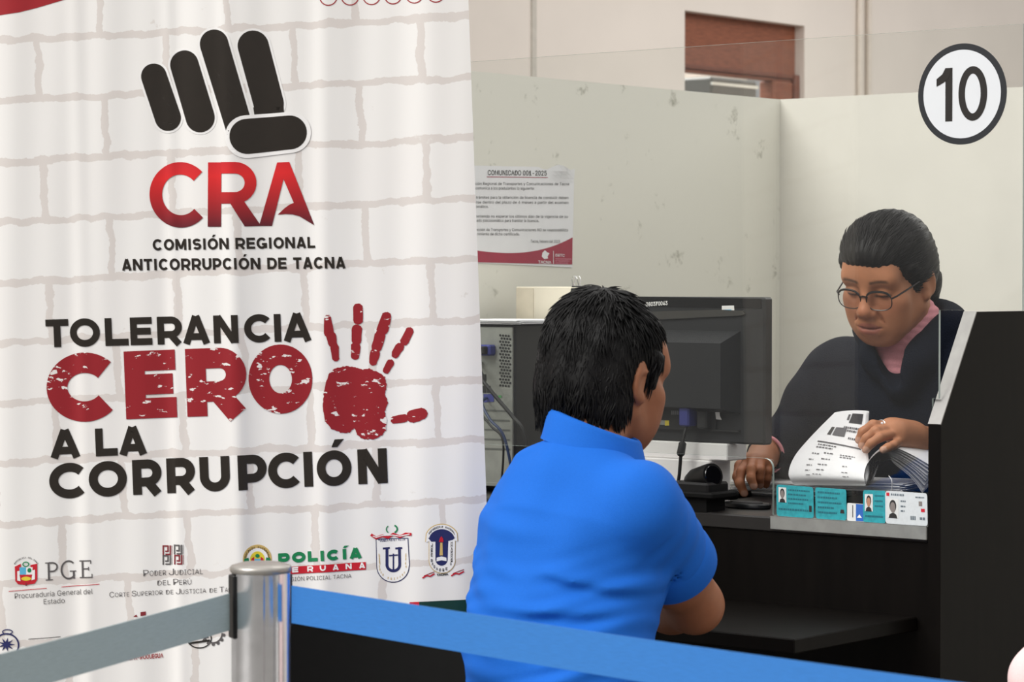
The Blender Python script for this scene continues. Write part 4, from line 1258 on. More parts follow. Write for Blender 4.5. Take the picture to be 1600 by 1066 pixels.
_, zl = onplane(1140, 672, MT)
mb = MB(); mb.bst(sL + .03, sR - .055, MT - .008, MT, zl - .003, zl, M_vent); mb.build('lower_ledge', mon)
# white cartons the monitor stands on
M_box = mat('white_carton', (244, 242, 240), .6, var=.02)
_, zq = onplane(1100, 719, MT - .0)
s9, _ = onplane(1178, 700, MT - .01)
bx = tag((lambda m: (m.bst(sL + .05, sR - .082, MT - .006, MT + .06, zq + .0006, zB - .0006, M_box, .002), m.build('white_box'))[1])(MB()), 'upper flat white box directly under the monitor', 'box', 'white boxes under the monitor')
bx = tag((lambda m: (m.bst(sL + .02, sR - .120, MT - .012, MT + .06, CZ, zq, M_box, .002), m.build('white_box'))[1])(MB()), 'lower white box between the counter and the upper white box', 'box', 'white boxes under the monitor')

# black camera device, signature pad and flat tray
def lvl(px, py, z): 
    a, b = onlevel(px, py, z); return W(a, b, z)
dv = empty('desk_camera', lvl(1105, 772, CZ), 'black desk camera with a round lens barrel beside the monitor cable', 'camera')
dz = 5.03
p0, p1 = at(1078, 752, dz + .06), at(1114, 743, dz)
mb = MB(); mb.tube([p0, p0.lerp(p1, .25), p0.lerp(p1, .9), p1], [.014, .021, .024, .023], M_black, 24); smooth_by_angle(mb.build('lens_barrel', dv))
ax_ = (p1 - p0).normalized()
mb = MB(); Rz = ax_.to_track_quat('Z', 'Y').to_matrix(); mb.lathe(p1 + ax_ * .0005, [(.019, 0), (.018, .0012), (.004, .002)], mat('lens_glass', (10, 10, 14), .08), 28, Rz); smooth_by_angle(mb.build('lens', dv))
mb = MB(); mb.box(at(1092, 762, dz + .03), (.045, .035, .012), M_black, RST, .004); mb.box(at(1098, 772, dz + .02), (.05, .04, .006), M_blackm, RST, .003); mb.build('stand', dv)
dvz = at(1098, 772, dz + .02).z - .006
mb = MB(); mb.box(at(1098, 772, dz + .02) - UP * ((dvz - CZ) / 2 + .006), (.03, .03, (dvz - CZ) / 2), M_blackm, RST); mb.build('foot', dv)
pen_a, pen_b = at(1112, 768, 5.12), at(1147, 767, 5.15)
pen_a.z = pen_b.z = CZ + .022
pd = empty('pointer', pen_a, 'thick black marker lying beside the desk camera', 'pen')
mb = MB(); mb.tube([pen_a, pen_a.lerp(pen_b, .08), pen_a.lerp(pen_b, .75), pen_b], [.007, .0095, .0095, .009], M_black, 14); smooth_by_angle(mb.build('barrel', pd))
mb = MB(); mb.tube([pen_a.lerp(pen_b, .75), pen_b + (pen_b - pen_a).normalized() * .004], [.0102, .0100], M_blackm, 14); smooth_by_angle(mb.build('pen_cap', pd))
pd.name = 'marker_pen'
sp_ = lvl(1120, 776, CZ)
mb = MB(); mb.box(sp_ + UP * .0062, (.055, .045, .006), M_black, RST, .003)
sig = empty('signature_pad', sp_, 'flat black pad lying under the marker near the clerk', 'pad'); mb.build('pad_body', sig)
mb = MB(); mb.box(sp_ + UP * .0125, (.04, .03, .0005), mat('pad_screen', (52, 56, 56), .2), RST); mb.build('pad_screen', sig)
tr0 = lvl(1168, 794, CZ)
ty = empty('ink_pad', tr0, 'oval black ink tray at the counter edge below the clerk’s hand'.replace('’', "'"), 'tray')
def squash(pr, m, name, parent, c=tr0):
    mb = MB(); mb.lathe(Vector((0, 0, 0)), pr, m, 40)
    mb.v = [tuple(c + SV * (v[0] * 1.55) + TV * (v[1] * .85) + UP * v[2]) for v in mb.v]
    return smooth_by_angle(mb.build(name, parent))
squash([(.030, 0), (.033, .002), (.033, .008), (.031, .0105), (.028, .0095), (.004, .0085)], M_black, 'tray', ty)
squash([(.022, .0090), (.021, .0122), (.002, .0128)], mat('ink_felt', (40, 38, 38), .8), 'felt', ty)

# cards leaning on the glass
M_cyan = mat('card_cyan', (38, 150, 160), .4, var=.16, scale=120); M_cyd = mat('card_cyan_print', (24, 104, 118), .45); M_cwhite = mat('card_white', (206, 212, 214), .4, var=.05, scale=120)
M_skinp = mat('portrait_skin', (176, 128, 102), .6); M_skg = mat('portrait_grey', (128, 120, 116), .6); M_hairp = mat('portrait_hair', (28, 26, 26), .6); M_blue = mat('card_blue', (24, 92, 178), .45); M_ppap = mat('portrait_paper', (214, 216, 214), .5)
def card(name, quad, face, label, cat, group, deco, th=.0009, tback=.0):
    """quad: photo corners tl, tr, br, bl; the card leans back onto the glass"""
    tb, tt = GT - .006, GT - .0016
    P = []
    for i, (x, y) in enumerate(quad):
        t = (tt if i < 2 else tb) - tback
        s_, z_ = onplane(x, y, t)
        if i >= 2: z_ = CZ + .0022
        P.append(W(s_, t, z_))
    def f(off):
        def g(a, b):
            q = P[0].lerp(P[1], a).lerp(P[3].lerp(P[2], a), b)
            return q - TV * off
        return g
    mb = MB(); rc = []
    for cx, cy, a0 in ((.94, .9, 0), (.06, .9, 90), (.06, .1, 180), (.94, .1, 270)):
        for i in range(5):
            a = math.radians(a0 + 22.5 * i); rc.append((cx + .06 * math.cos(a), cy + .1 * math.sin(a)))
    mb.prism(rc, f(th), f(0), face)
    deco(mb, f(th + .0004), f(th + .0007))
    o = mb.build(name)
    return tag(o, label, cat, group)
def portrait(mb, f, g, x0, y0, x1, y1, sk, bg=M_ppap):
    X = lambda a: x0 + (x1 - x0) * a
    Y = lambda b: y0 + (y1 - y0) * b
    mb.poly([(x0, y0), (x1, y0), (x1, y1), (x0, y1)], f, bg)
    mb.poly([(X(.12), y1), (X(.2), Y(.82)), (X(.4), Y(.74)), (X(.6), Y(.74)), (X(.8), Y(.82)), (X(.88), y1)], g, M_hairp)
    mb.poly([(X(.5) + (x1 - x0) * .30 * math.cos(a), Y(.38) + (y1 - y0) * .31 * math.sin(a)) for a in [i * math.pi / 10 for i in range(20)]], g, M_hairp)
    h = lambda a, b: g(a, b) - TV * .0003
    mb.poly([(X(.5) + (x1 - x0) * .23 * math.cos(a), Y(.46) + (y1 - y0) * .27 * math.sin(a)) for a in [i * math.pi / 10 for i in range(20)]], h, sk)
def dots(mb, g, rows, m, seed):
    random.seed(seed)
    for x0, x1, y, hgt in rows:
        x = x0
        while x < x1:
            w = random.uniform(.02, .07); mb.poly([(x, y), (min(x + w, x1), y), (min(x + w, x1), y + hgt), (x, y + hgt)], g, m); x += w + .014
def d1(mb, f, g):
    portrait(mb, f, g, .06, .08, .27, .56, M_skg); dots(mb, f, [(.32, .9, .12, .05), (.32, .8, .26, .05), (.32, .86, .40, .05), (.32, .74, .54, .05), (.06, .86, .74, .06)], M_cyd, 1); mb.poly([(.88, .6), (.95, .6), (.95, .8), (.88, .8)], f, M_hairp)
def d2(mb, f, g):
    dots(mb, f, [(.08, .8, .12, .06), (.08, .7, .28, .06), (.08, .84, .44, .06), (.08, .6, .6, .06), (.08, .7, .76, .06)], M_cyd, 2); mb.poly([(.82, .66), (.92, .66), (.94, .78), (.8, .78)], f, M_hairp)
def d3(mb, f, g):
    portrait(mb, f, g, .08, .12, .44, .66, M_skinp); dots(mb, f, [(.52, .92, .14, .05), (.52, .88, .3, .05), (.52, .9, .46, .05), (.1, .9, .78, .06)], M_cyd, 3)
def d4(mb, f, g):
    portrait(mb, f, g, .05, .22, .32, .82, M_skg); mb.poly([(.03, .05), (.10, .05), (.10, .15), (.03, .15)], f, M_redp)
    dots(mb, f, [(.14, .45, .07, .06), (.72, .93, .12, .04), (.37, .5, .26, .05), (.37, .48, .42, .05), (.37, .46, .56, .05), (.6, .72, .72, .12), (.82, .94, .74, .08)], mat('card_grey_print', (96, 108, 116), .5), 4)
    mb.poly([(.8, .26), (.88, .26), (.88, .40), (.8, .40)], f, M_skg); mb.poly([(.85, .48), (.94, .48), (.94, .58), (.85, .58)], f, M_redp)
def d5(mb, f, g):
    mb.poly([(.5, .02), (1, .02), (1, .98), (.5, .98)], f, M_blue); mb.poly([(.7, .6), (.84, .8), (.56, .8)], g, M_halo); mb.poly([(.3, .1), (.34, .1), (.34, .8), (.3, .8)], f, M_hairp)
G_ = 'cards propped against the glass'
card('licence_card', [(1213.5, 757), (1271, 761.5), (1272, 800), (1214, 796)], M_cyan, 'turquoise licence card with a photo at the far left of the row on the counter', 'card', G_, d1)
card('licence_card', [(1274, 761.5), (1322.5, 765), (1323, 803.5), (1275, 800)], M_cyan, 'turquoise card without a photo, second in the row on the counter', 'card', G_, d2)
card('small_leaflet', [(1324, 786), (1352, 788), (1352, 806), (1324, 804)], M_ppap, 'small white and royal blue leaflet between the turquoise cards', 'leaflet', None, d5, tback=.0)
card('licence_card', [(1349, 766), (1384, 767), (1384, 808), (1349, 805)], M_cyan, 'turquoise licence card with a photo beside the white identity card', 'card', G_, d3, tback=.003)
card('identity_card', [(1383.5, 767), (1449, 771), (1450, 813), (1384, 809)], M_cwhite, 'white identity card with a grey portrait at the counter panel', 'card', None, d4, tback=.006)

# papers: flat pile, thick bundle, leaf held up
random.seed(21)
def lay(px, py, n, hw, hd, ang, z0, spread=.006):
    a, b = onlevel(px, py, z0); mb = MB()
    for i in range(n):
        th = .0011
        Rm = Matrix.Rotation(ang + random.uniform(-.07, .07), 3, 'Z') @ RST
        mb.box(W(a + random.uniform(-spread, spread), b + random.uniform(-spread, spread), z0 + th * (i + .5)), (hw, hd, th * .42), M_white, Rm)
    return mb, z0 + .0011 * n
mb, zp1 = lay(1262, 770, 26, .105, .125, .1, CZ, .012)
tag(mb.build('paper_pile'), 'loose pile of white papers lying flat under the clerk’s right hand'.replace('’', "'"), 'papers')
bun = empty('document_bundle', lvl(1330, 768, zp1), 'thick bundle of printed pages curling up in the hands of the clerk', 'papers')
M_pg = mat('page_white', (244, 243, 246), .6, var=.015)
M_pr = mat('page_print', (96, 94, 98), .6)
# spine of the curl, in (photo x, photo y, depth): near face rises from the pile to the top edge
def curl(k, u, sh_=0):
    """page surface; u runs from the lower left fold up to the free top edge, k across the page from left to right"""
    L = [(1241, 756, 5.13), (1232, 742, 5.125), (1240, 716, 5.15), (1266, 684, 5.19), (1302, 647, 5.25)]
    Rr = [(1352, 757, 5.09), (1355, 748, 5.08), (1356, 728, 5.10), (1352, 700, 5.15), (1353, 645, 5.25)]
    def cr(P, u):
        n = len(P) - 1; x = min(u * n, n - 1e-6); i = int(x); t = x - i
        a, b, c, d = P[max(i - 1, 0)], P[i], P[i + 1], P[min(i + 2, n)]
        return [.5 * (2 * b[j] + (c[j] - a[j]) * t + (2 * a[j] - 5 * b[j] + 4 * c[j] - d[j]) * t * t + (3 * b[j] - a[j] - 3 * c[j] + d[j]) * t ** 3) for j in range(3)]
    p, q = cr(L, u), cr(Rr, u)
    r = [p[j] + (q[j] - p[j]) * k for j in range(3)]
    bow = 4 * k * (1 - k)
    P3 = at(r[0] + sh_ * 5 * u, r[1] - 2.0 * bow * u + sh_ * (2 if u < .5 else -5 + 6 * abs(sh_ - .5)), r[2] + .012 * bow * (1 - u) + .020 * sh_ * u)
    return P3
for j in range(5):
    mb = MB(); sh_ = j / 4.0
    mb.grid(14, 22, lambda k, u: curl(k, u, sh_), M_pg)
    if j == 0:
        def pf(off):
            def g(a, b): return curl(a, b) - Vector((0, off, 0))
            g.cut = .08
            return g
        random.seed(8)
        mb.poly([(.58, .90), (.60, .98), (.92, .98), (.90, .90)], pf(.0018), mat('page_stamp', (52, 50, 54), .6)); mb.poly([(.50, .92), (.56, .92), (.56, .97), (.50, .97)], pf(.0018), M_pr)
        mb.poly([(.24, .80), (.31, .80), (.31, .86), (.24, .86)], pf(.0018), M_ink); mb.poly([(.34, .80), (.58, .80), (.58, .86), (.34, .86)], pf(.0018), M_pr)
        mb.poly([(.16, .72), (.92, .72), (.92, .733), (.16, .733)], pf(.0018), M_pr)
        for (x0, x1, y) in ((.5, .86, .86), (.5, .8, .84), (.66, .9, .79), (.2, .5, .69), (.2, .46, .66), (.2, .3, .58), (.36, .5, .6), (.2, .26, .5), (.36, .48, .52), (.2, .27, .42), (.34, .46, .44), (.2, .26, .34), (.34, .44, .36), (.6, .82, .6), (.6, .78, .57), (.66, .72, .44), (.66, .74, .34), (.68, .76, .26), (.3, .42, .28), (.22, .28, .26)):
            x = x0
            while x < x1:
                w = random.uniform(.02, .05); mb.poly([(x, y), (min(x + w, x1), y), (min(x + w, x1), y + .013), (x, y + .013)], pf(.0018), M_pr); x += w + .012
    o = smooth_by_angle(mb.build('page', bun), 60)
    if j == 0: tag(o, 'front page with printed lines and a dark stamp')
# rolled edge at the right of the leaf and the pages hanging to the right
def sheetpath(name, Lp, Rp, m=M_pg, n=14):
    def cr(P, u):
        k = len(P) - 1; x = min(u * k, k - 1e-6); i = int(x); t = x - i
        a, b, c, d = P[max(i - 1, 0)], P[i], P[i + 1], P[min(i + 2, k)]
        return [.5 * (2 * b[j] + (c[j] - a[j]) * t + (2 * a[j] - 5 * b[j] + 4 * c[j] - d[j]) * t * t + (3 * b[j] - a[j] - 3 * c[j] + d[j]) * t ** 3) for j in range(3)]
    mb = MB()
    def f(u, v):
        p, q = cr(Lp, u), cr(Rp, u)
        return at(*[p[j] + (q[j] - p[j]) * v for j in range(3)])
    mb.grid(26, 6, f, m)
    return smooth_by_angle(mb.build(name, bun), 60)
random.seed(31)
for j in range(12):
    e = j * 1.5 + random.uniform(-1.2, 1.2)
    sheetpath('page', [(1353 + e * .5, 757 - e * .3, 5.085 + .003 * j), (1351 + e * .9, 742, 5.075 + .004 * j), (1358 + e, 722 + e * .2, 5.085 + .004 * j), (1376 + e * .9, 706 + e * .8, 5.10 + .003 * j), (1398, 702 + e * 1.5, 5.115), (1424, 713 + e * 2.2, 5.12), (1452 - e * .7, 730 + e * 2.6, 5.12)],
              [(1356 + e * .5, 758 - e * .3, 5.20), (1354 + e * .9, 740, 5.20), (1361 + e, 716 + e * .2, 5.21), (1379 + e * .9, 700 + e * .8, 5.22), (1404, 684 + e * 1.4, 5.24), (1438, 686 + e * 2.0, 5.25), (1474, 700 + e * 2.3, 5.26)])
# base of the bundle: pages still lying flat
mb = MB()
for i in range(16):
    Rm = Matrix.Rotation(.18 + random.uniform(-.05, .05), 3, 'Z') @ RST
    a, b = onlevel(1345, 764, zp1)
    mb.box(W(a + random.uniform(-.008, .008), b + .03 + random.uniform(-.006, .006), zp1 + .001 * (i + .5)), (.098, .075, .0004), M_pg, Rm)
mb.build('lower_pages', bun)
# loop of binding string
cable('binding_string', [at(1389, 744, 5.07), at(1393, 750, 5.06), at(1394, 760, 5.06), at(1392, 772, 5.07)], .0009, M_halo, bun, None, 6)
# ================================================================== people
def lerp3(a, b, k): return a + (b - a) * k
SK_M = lin((150, 96, 66)); SK_W = lin((184, 124, 90))
M_skin = mat('skin', (150, 96, 66), .5, var=.05, scale=60, bump=.06, bscale=500, spec=.35, attr=True)
M_hair = mat('black_hair', (11, 10, 10), .55, var=.3, scale=160, stretch=(1, 1, .2), spec=.22)
M_shirt = mat('blue_pique', (28, 100, 196), .8, var=.04, scale=500, bump=.25, bscale=900, spec=.15)
M_trous = mat('dark_trousers', (34, 36, 44), .8, var=.08, scale=200)
M_navy_k = mat('navy_fleece', (17, 21, 32), .92, var=.2, scale=300, bump=.5, bscale=400, spec=.1)
M_pink = mat('pink_knit', (222, 150, 158), .8, var=.05, scale=300, bump=.3, bscale=500, spec=.2)

def head(S, R, T, g=1.0, brow=.014, female=False):
    """skull, face, ears in head coordinates: x right, y forward, z up"""
    S.frame(np.array(R) * 1.0, T)
    e = S.ell; c = S.cap
    e((0, -.015, .035), (.074, .094, .082))
    e((0, .03, -.03), (.061, .062, .08), .03)
    e((0, .064, -.094), (.026, .022, .022), .03)
    for s in (-1, 1):
        c((s * .055, -.002, -.055), (s * .022, .056, -.096), .020, .016, .03)
        e((s * .043, .058, -.022), (.026, .020, .020), .03)
        e((s * .034, .062, -.06), (.026, .022, .03), .03)
    c((-.042, .074, .026), (.042, .074, .026), .015, None, .02)
    e((0, .062, .05), (.055, .03, .04), .03)
    for s in (-1, 1): e((s * .032, .101, .002), (.020, .016, .012), .016, True)
    for s in (-1, 1): e((s * .032, .073, .002), (.0165, .0175, .0125), .006)
    c((0, .086, .014), (0, .104, -.026), .0085, .0125, .014)
    e((0, .106, -.032), (.0135, .013, .011), .010)
    for s in (-1, 1): e((s * .0145, .096, -.036), (.0095, .011, .0085), .008)
    for s in (-1, 1): e((s * .008, .101, -.0445), (.005, .006, .004), .004, True)
    e((0, .086, -.062), (.026, .014, .024), .02)
    for s in (-1, 1): c((s * .022, .096, -.036), (s * .034, .084, -.066), .0022, .0018, .007, True)
    c((-.018, .091, -.0625), (.018, .091, -.0625), .0062, None, .008)
    e((0, .0955, -.061), (.012, .007, .006), .006)
    c((-.015, .0905, -.0745), (.015, .0905, -.0745), .0075, None, .008)
    S.chain([(-.025, .0945, -.0665), (-.012, .0985, -.0690), (.012, .0985, -.0690), (.025, .0945, -.0665)], [.0018, .0022, .0022, .0018], .004, True)
    for s in (-1, 1):
        Q = np.array(Matrix.Rotation(s * .35, 3, 'Z') @ Matrix.Rotation(-.12, 3, 'X'))
        e((s * .079, -.014, -.006), (.009, .019, .034), .010, False, Q)
        e((s * .0885, -.012, -.003), (.006, .012, .022), .006, True, Q)
        e((s * .079, -.004, -.034), (.007, .009, .010), .006, False)
        c((s * .083, -.022, .004), (s * .083, -.004, .010), .004, None, .005)

def face_colour(V, R, T, skin, lip, female):
    L = (V - np.array(T)) @ np.array(R)
    x, y, z = L[:, 0], L[:, 1], L[:, 2]
    c = np.tile(np.array(skin, np.float32), (len(V), 1))
    def mixin(w, col):
        w = np.clip(w, 0, 1)[:, None]; return c * (1 - w) + np.array(col, np.float32) * w
    front = y > .055
    # lips
    w = np.clip(1.25 - np.sqrt((x / .022) ** 2 + ((z + .0685) / .0115) ** 2), 0, .25) * 4 * front
    c = mixin(w * .75, lip)
    # brows
    ax = np.abs(x)
    bz = .0255 + .004 * np.sin((ax - .012) / .036 * 2.4)
    w = np.clip(1.5 - np.abs(z - bz) / .0030, 0, 1) * np.clip((ax - .010) / .004, 0, 1) * np.clip((.052 - ax) / .006, 0, 1) * (y > .04)
    c = mixin(w * .8, (.012, .009, .008))
    # lash line / lids
    ez = .0 - .003 * ((ax - .032) / .016) ** 2 * -1
    w = np.clip(1.6 - np.abs(z + .0035) / .0020, 0, 1) * np.clip((.0175 - np.abs(ax - .032)) / .003, 0, 1) * (y > .05)
    c = mixin(w * .9, (.01, .008, .007))
    # warm cheeks and nose
    w = np.exp(-(((ax - .045) / .022) ** 2 + ((z + .025) / .022) ** 2)) * front * .25
    c = mixin(w, lin((170, 92, 70)))
    w = np.exp(-((x / .016) ** 2 + ((z + .03) / .02) ** 2)) * (y > .08) * .3
    c = mixin(w, lin((166, 88, 68)))
    return c

def finger(S, pts, r0, r1):
    n = len(pts)
    S.chain(pts, [r0 + (r1 - r0) * i / (n - 1) for i in range(n)], .004)

# ------------------------------------------------------------------ man in the blue shirt
yaw_m = -math.atan2(TV.x, TV.y)
HM = at(950, 587, 4.3)
RMh = rot(yaw_m - .06, .20, .03)
FWD = np.array(TV); RGT = np.array(SV)
man_root = empty('person', (HM.x, 4.2, 0), 'seated person in a blue polo shirt seen from behind, leaning on the counter shelf', 'person')
neck_b = np.array(at(922, 700, 4.23))
shR = np.array(at(1002, 790, 4.12)); shL = np.array(at(842, 775, 4.36))
elR = np.array(at(1086, 946, 4.31)); elL = np.array(at(905, 940, 4.72))
wrR = np.array(at(985, 968, 4.56)); wrL = np.array(at(965, 955, 4.66))
wrR[2] = .80; wrL[2] = .815; elL[2] = .80
hip = np.array([.030, 4.10, .56]); belly = np.array([.055, 4.135, .74]); chest = np.array(at(898, 812, 4.215)); chest[2] = .945
CTR = np.array(at(930, 664, 4.238))
knR = hip + RGT * .14 + FWD * .40 + np.array((0, 0, -.02)); knL = hip - RGT * .14 + FWD * .40 + np.array((0, 0, -.02))
B = Solid()
head(B, RMh, np.array(HM))
B.world()
hc = lambda p: RMh @ np.array(p) + np.array(HM)
B.chain([hc((0, -.03, -.03)), hc((0, -.040, -.085)), neck_b + np.array((0, 0, -.02))], [.056, .053, .060], .03)
B.frame(np.array(RST), (0, 0, 0)); B.world()
Q = np.array(RST)
B.ell(chest, (.145, .092, .145), .05, False, Q); B.ell(belly, (.15, .10, .18), .05, False, Q); B.ell(hip, (.16, .12, .12), .05, False, Q)
for sh_, el, wr, sg in ((shR, elR, wrR, 1), (shL, elL, wrL, -1)):
    B.cap(chest + np.array((0, 0, .08)), sh_, .045, .05, .03)
    m1 = lerp3(sh_, el, .5)
    B.chain([sh_, m1, el], [.055, .050, .043], .02)
    B.ell(lerp3(sh_, el, .62) - FWD * .012, (.047, .047, .06), .03)
    B.chain([el, lerp3(el, wr, .35), wr], [.043, .044, .029], .02)
    d = (wr - el); d = d / np.linalg.norm(d)
    side = np.cross(d, np.array((0, 0, 1.0))); side /= np.linalg.norm(side)
    up = np.array((0, 0, 1.0))
    pm = wr + d * .05
    B.cap(wr, wr + d * .075, .026, .030, .02); B.cap(wr + side * .015, wr + d * .08 + side * .028, .016, .016, .015); B.cap(wr - side * .015, wr + d * .08 - side * .028, .016, .016, .015)
    for i, (o, L) in enumerate(((-.030, .062), (-.010, .074), (.011, .078), (.031, .070))):
        k0 = wr + d * .085 + side * o
        finger(B, [k0, k0 + d * L * .5 + up * .004, k0 + d * L * .85 - up * .012, k0 + d * L * 1.0 - up * .026], .0098, .0078)
    t0 = wr + d * .02 + side * .03 * -sg
    finger(B, [t0, t0 + d * .03 - side * .02 * sg, t0 + d * .062 - side * .026 * sg - up * .006], .012, .009)
# thighs and feet under the trousers
for kn, s in ((knR, 1), (knL, -1)):
    B.cap(hip + RGT * s * .09, kn, .075, .055, .04); B.cap(kn, np.array((kn[0], kn[1], .09)), .05, .036, .03)
    B.cap(np.array((kn[0], kn[1], .05)), np.array((kn[0], kn[1], .045)) + FWD * .14, .04, .03, .03)
lipM = lin((128, 72, 58))
body_m = bake('body', B, .0038, M_skin, man_root, lambda V: face_colour(V, RMh, HM, SK_M, lipM, False))

# hair: cap over the skull with short tufts
H = Solid(RMh, HM)
H.ell((0, -.028, .042), (.084, .101, .084), .02)
H.ell((0, -.05, -.01), (.082, .074, .075), .03)
H.ell((0, .01, .080), (.056, .058, .034), .03)
H.ell((0, -.04, .088), (.045, .055, .038), .03)
for s in (-1, 1):
    H.cap((s * .073, .030, .035), (s * .073, .028, -.010), .013, .006, .02)
    H.cap((s * .066, -.045, -.05), (s * .05, -.07, -.075), .016, .012, .02)
H.ell((0, .128, -.02), (.095, .062, .080), .012, True)
for s in (-1, 1): H.ell((s * .094, -.004, -.020), (.022, .026, .042), .008, True)
H.ell((0, -.05, -.040), (.074, .062, .062), .03)
H.cap((-.1, -.085, -.140), (.1, -.085, -.140), .035, None, .015, True)
rng = np.random.RandomState(4)
fr = rng.normal(0, 1, (14, 3)) * 55; ph = rng.uniform(0, 6, 14)
def hairdisp(P):
    L = (P - np.array(HM)) @ RMh
    d = np.zeros(len(P))
    for i in range(14): d += np.sin(L @ (fr[i] * np.array((1, 1, .5))) + ph[i])
    return d * .0008
H.disp = hairdisp
hv, hq = H.mesh(.0034)
hair_m = np_mesh('hair', hv, hq, M_hair, man_root)
def tufts(name, verts, R, T, parent, m, n, seed, length, whorl, lift, keep, down=.5, wild=.35, thin=1.0, flat=.5):
    rs = np.random.RandomState(seed)
    L = (verts - np.array(T)) @ np.array(R)
    ok = np.nonzero(keep(L) & ((L[:, 1] < .025) | (L[:, 2] > .025)))[0]
    pick = rs.choice(ok, n)
    c = np.array((0, -.02, .03)); mb = MB()
    for i in pick:
        p = L[i]; nrm = p - c; nrm[2] = max(nrm[2], -.15 * abs(nrm[1])); nrm /= np.linalg.norm(nrm)
        away = p - np.array(whorl); away -= nrm * (away @ nrm)
        l = np.linalg.norm(away); away = away / l if l > 1e-5 else np.array((1., 0, 0))
        dn = np.array((0, -.2, -1.)); dn -= nrm * (dn @ nrm)
        dr = away + dn * down + rs.normal(0, wild, 3); dr -= nrm * (dr @ nrm); dr /= np.linalg.norm(dr)
        LL = length * rs.uniform(.6, 1.25); lf = lift * rs.uniform(.3, 1.5) * (1.0 + 1.2 * (p[2] > .085))
        r0 = rs.uniform(.0016, .0030) * thin
        pts = []
        for k in range(5):
            u = k / 4.0
            q = p + dr * LL * u + nrm * (LL * lf * (u - .55 * u * u) - .0008 - (LL * u) ** 2 / (2 * .092) * flat)
            pts.append(Vector(np.array(R) @ q + np.array(T)))
        mb.tube(pts, [r0, r0 * .95, r0 * .75, r0 * .45, r0 * .08], m, 5, False)
    return mb.build(name, parent, True)
tufts('hair_tufts', hv, RMh, HM, hair_m, M_hair, 4600, 7, .025, (.01, -.05, .110), .11, lambda L: (L[:, 2] > -.085), .5, .35, .78)

# shirt
SH = Solid()
Q = np.array(RST)
SH.ell(chest, (.155, .116, .168), .05, False, Q)
SH.ell(chest + np.array((0, 0, -.06)) - FWD * .01, (.158, .120, .16), .05, False, Q)
SH.ell(belly, (.162, .126, .19), .07, False, Q); SH.ell(hip + np.array((0, 0, .03)), (.178, .140, .16), .07, False, Q)
SH.cap(neck_b + np.array((0, 0, -.098)) - FWD * .004, shR + np.array((0, 0, -.004)), .056, .058, .05)
SH.cap(neck_b + np.array((0, 0, -.100)) - FWD * .004, shL + np.array((0, 0, -.004)), .056, .058, .05)
SH.cap(neck_b + np.array((0, 0, -.085)) - RGT * .008, chest, .062, .12, .06)
hemR = lerp3(shR, elR, .60); hemL = lerp3(shL, elL, .60)
for sh_, el, hm in ((shR, elR, hemR), (shL, elL, hemL)):
    SH.cap(sh_, lerp3(sh_, el, .25), .062, .065, .03); SH.cap(lerp3(sh_, el, .2), lerp3(sh_, el, .66), .0645, .067, .008)
for sh_, el, hm in ((shR, elR, hemR), (shL, elL, hemL)):
    d = (el - sh_) / np.linalg.norm(el - sh_)
    zq_ = Vector(d).to_track_quat('Z', 'Y').to_matrix()
    SH.box(hm + d * .105, (.12, .12, .10), 0.0, .003, True, np.array(zq_))
    SH.cap(hm - d * .035, hm + d * .10, .058, .058, .006, True)
    SH.cap(hm + d * .0 - d * .030, hm - d * .028, .0705, .0705, .003) if False else None
SH.cap(CTR + np.array((0, 0, -.012)), CTR + np.array((0, 0, .08)) + FWD * .02, .064, .075, .010, True)
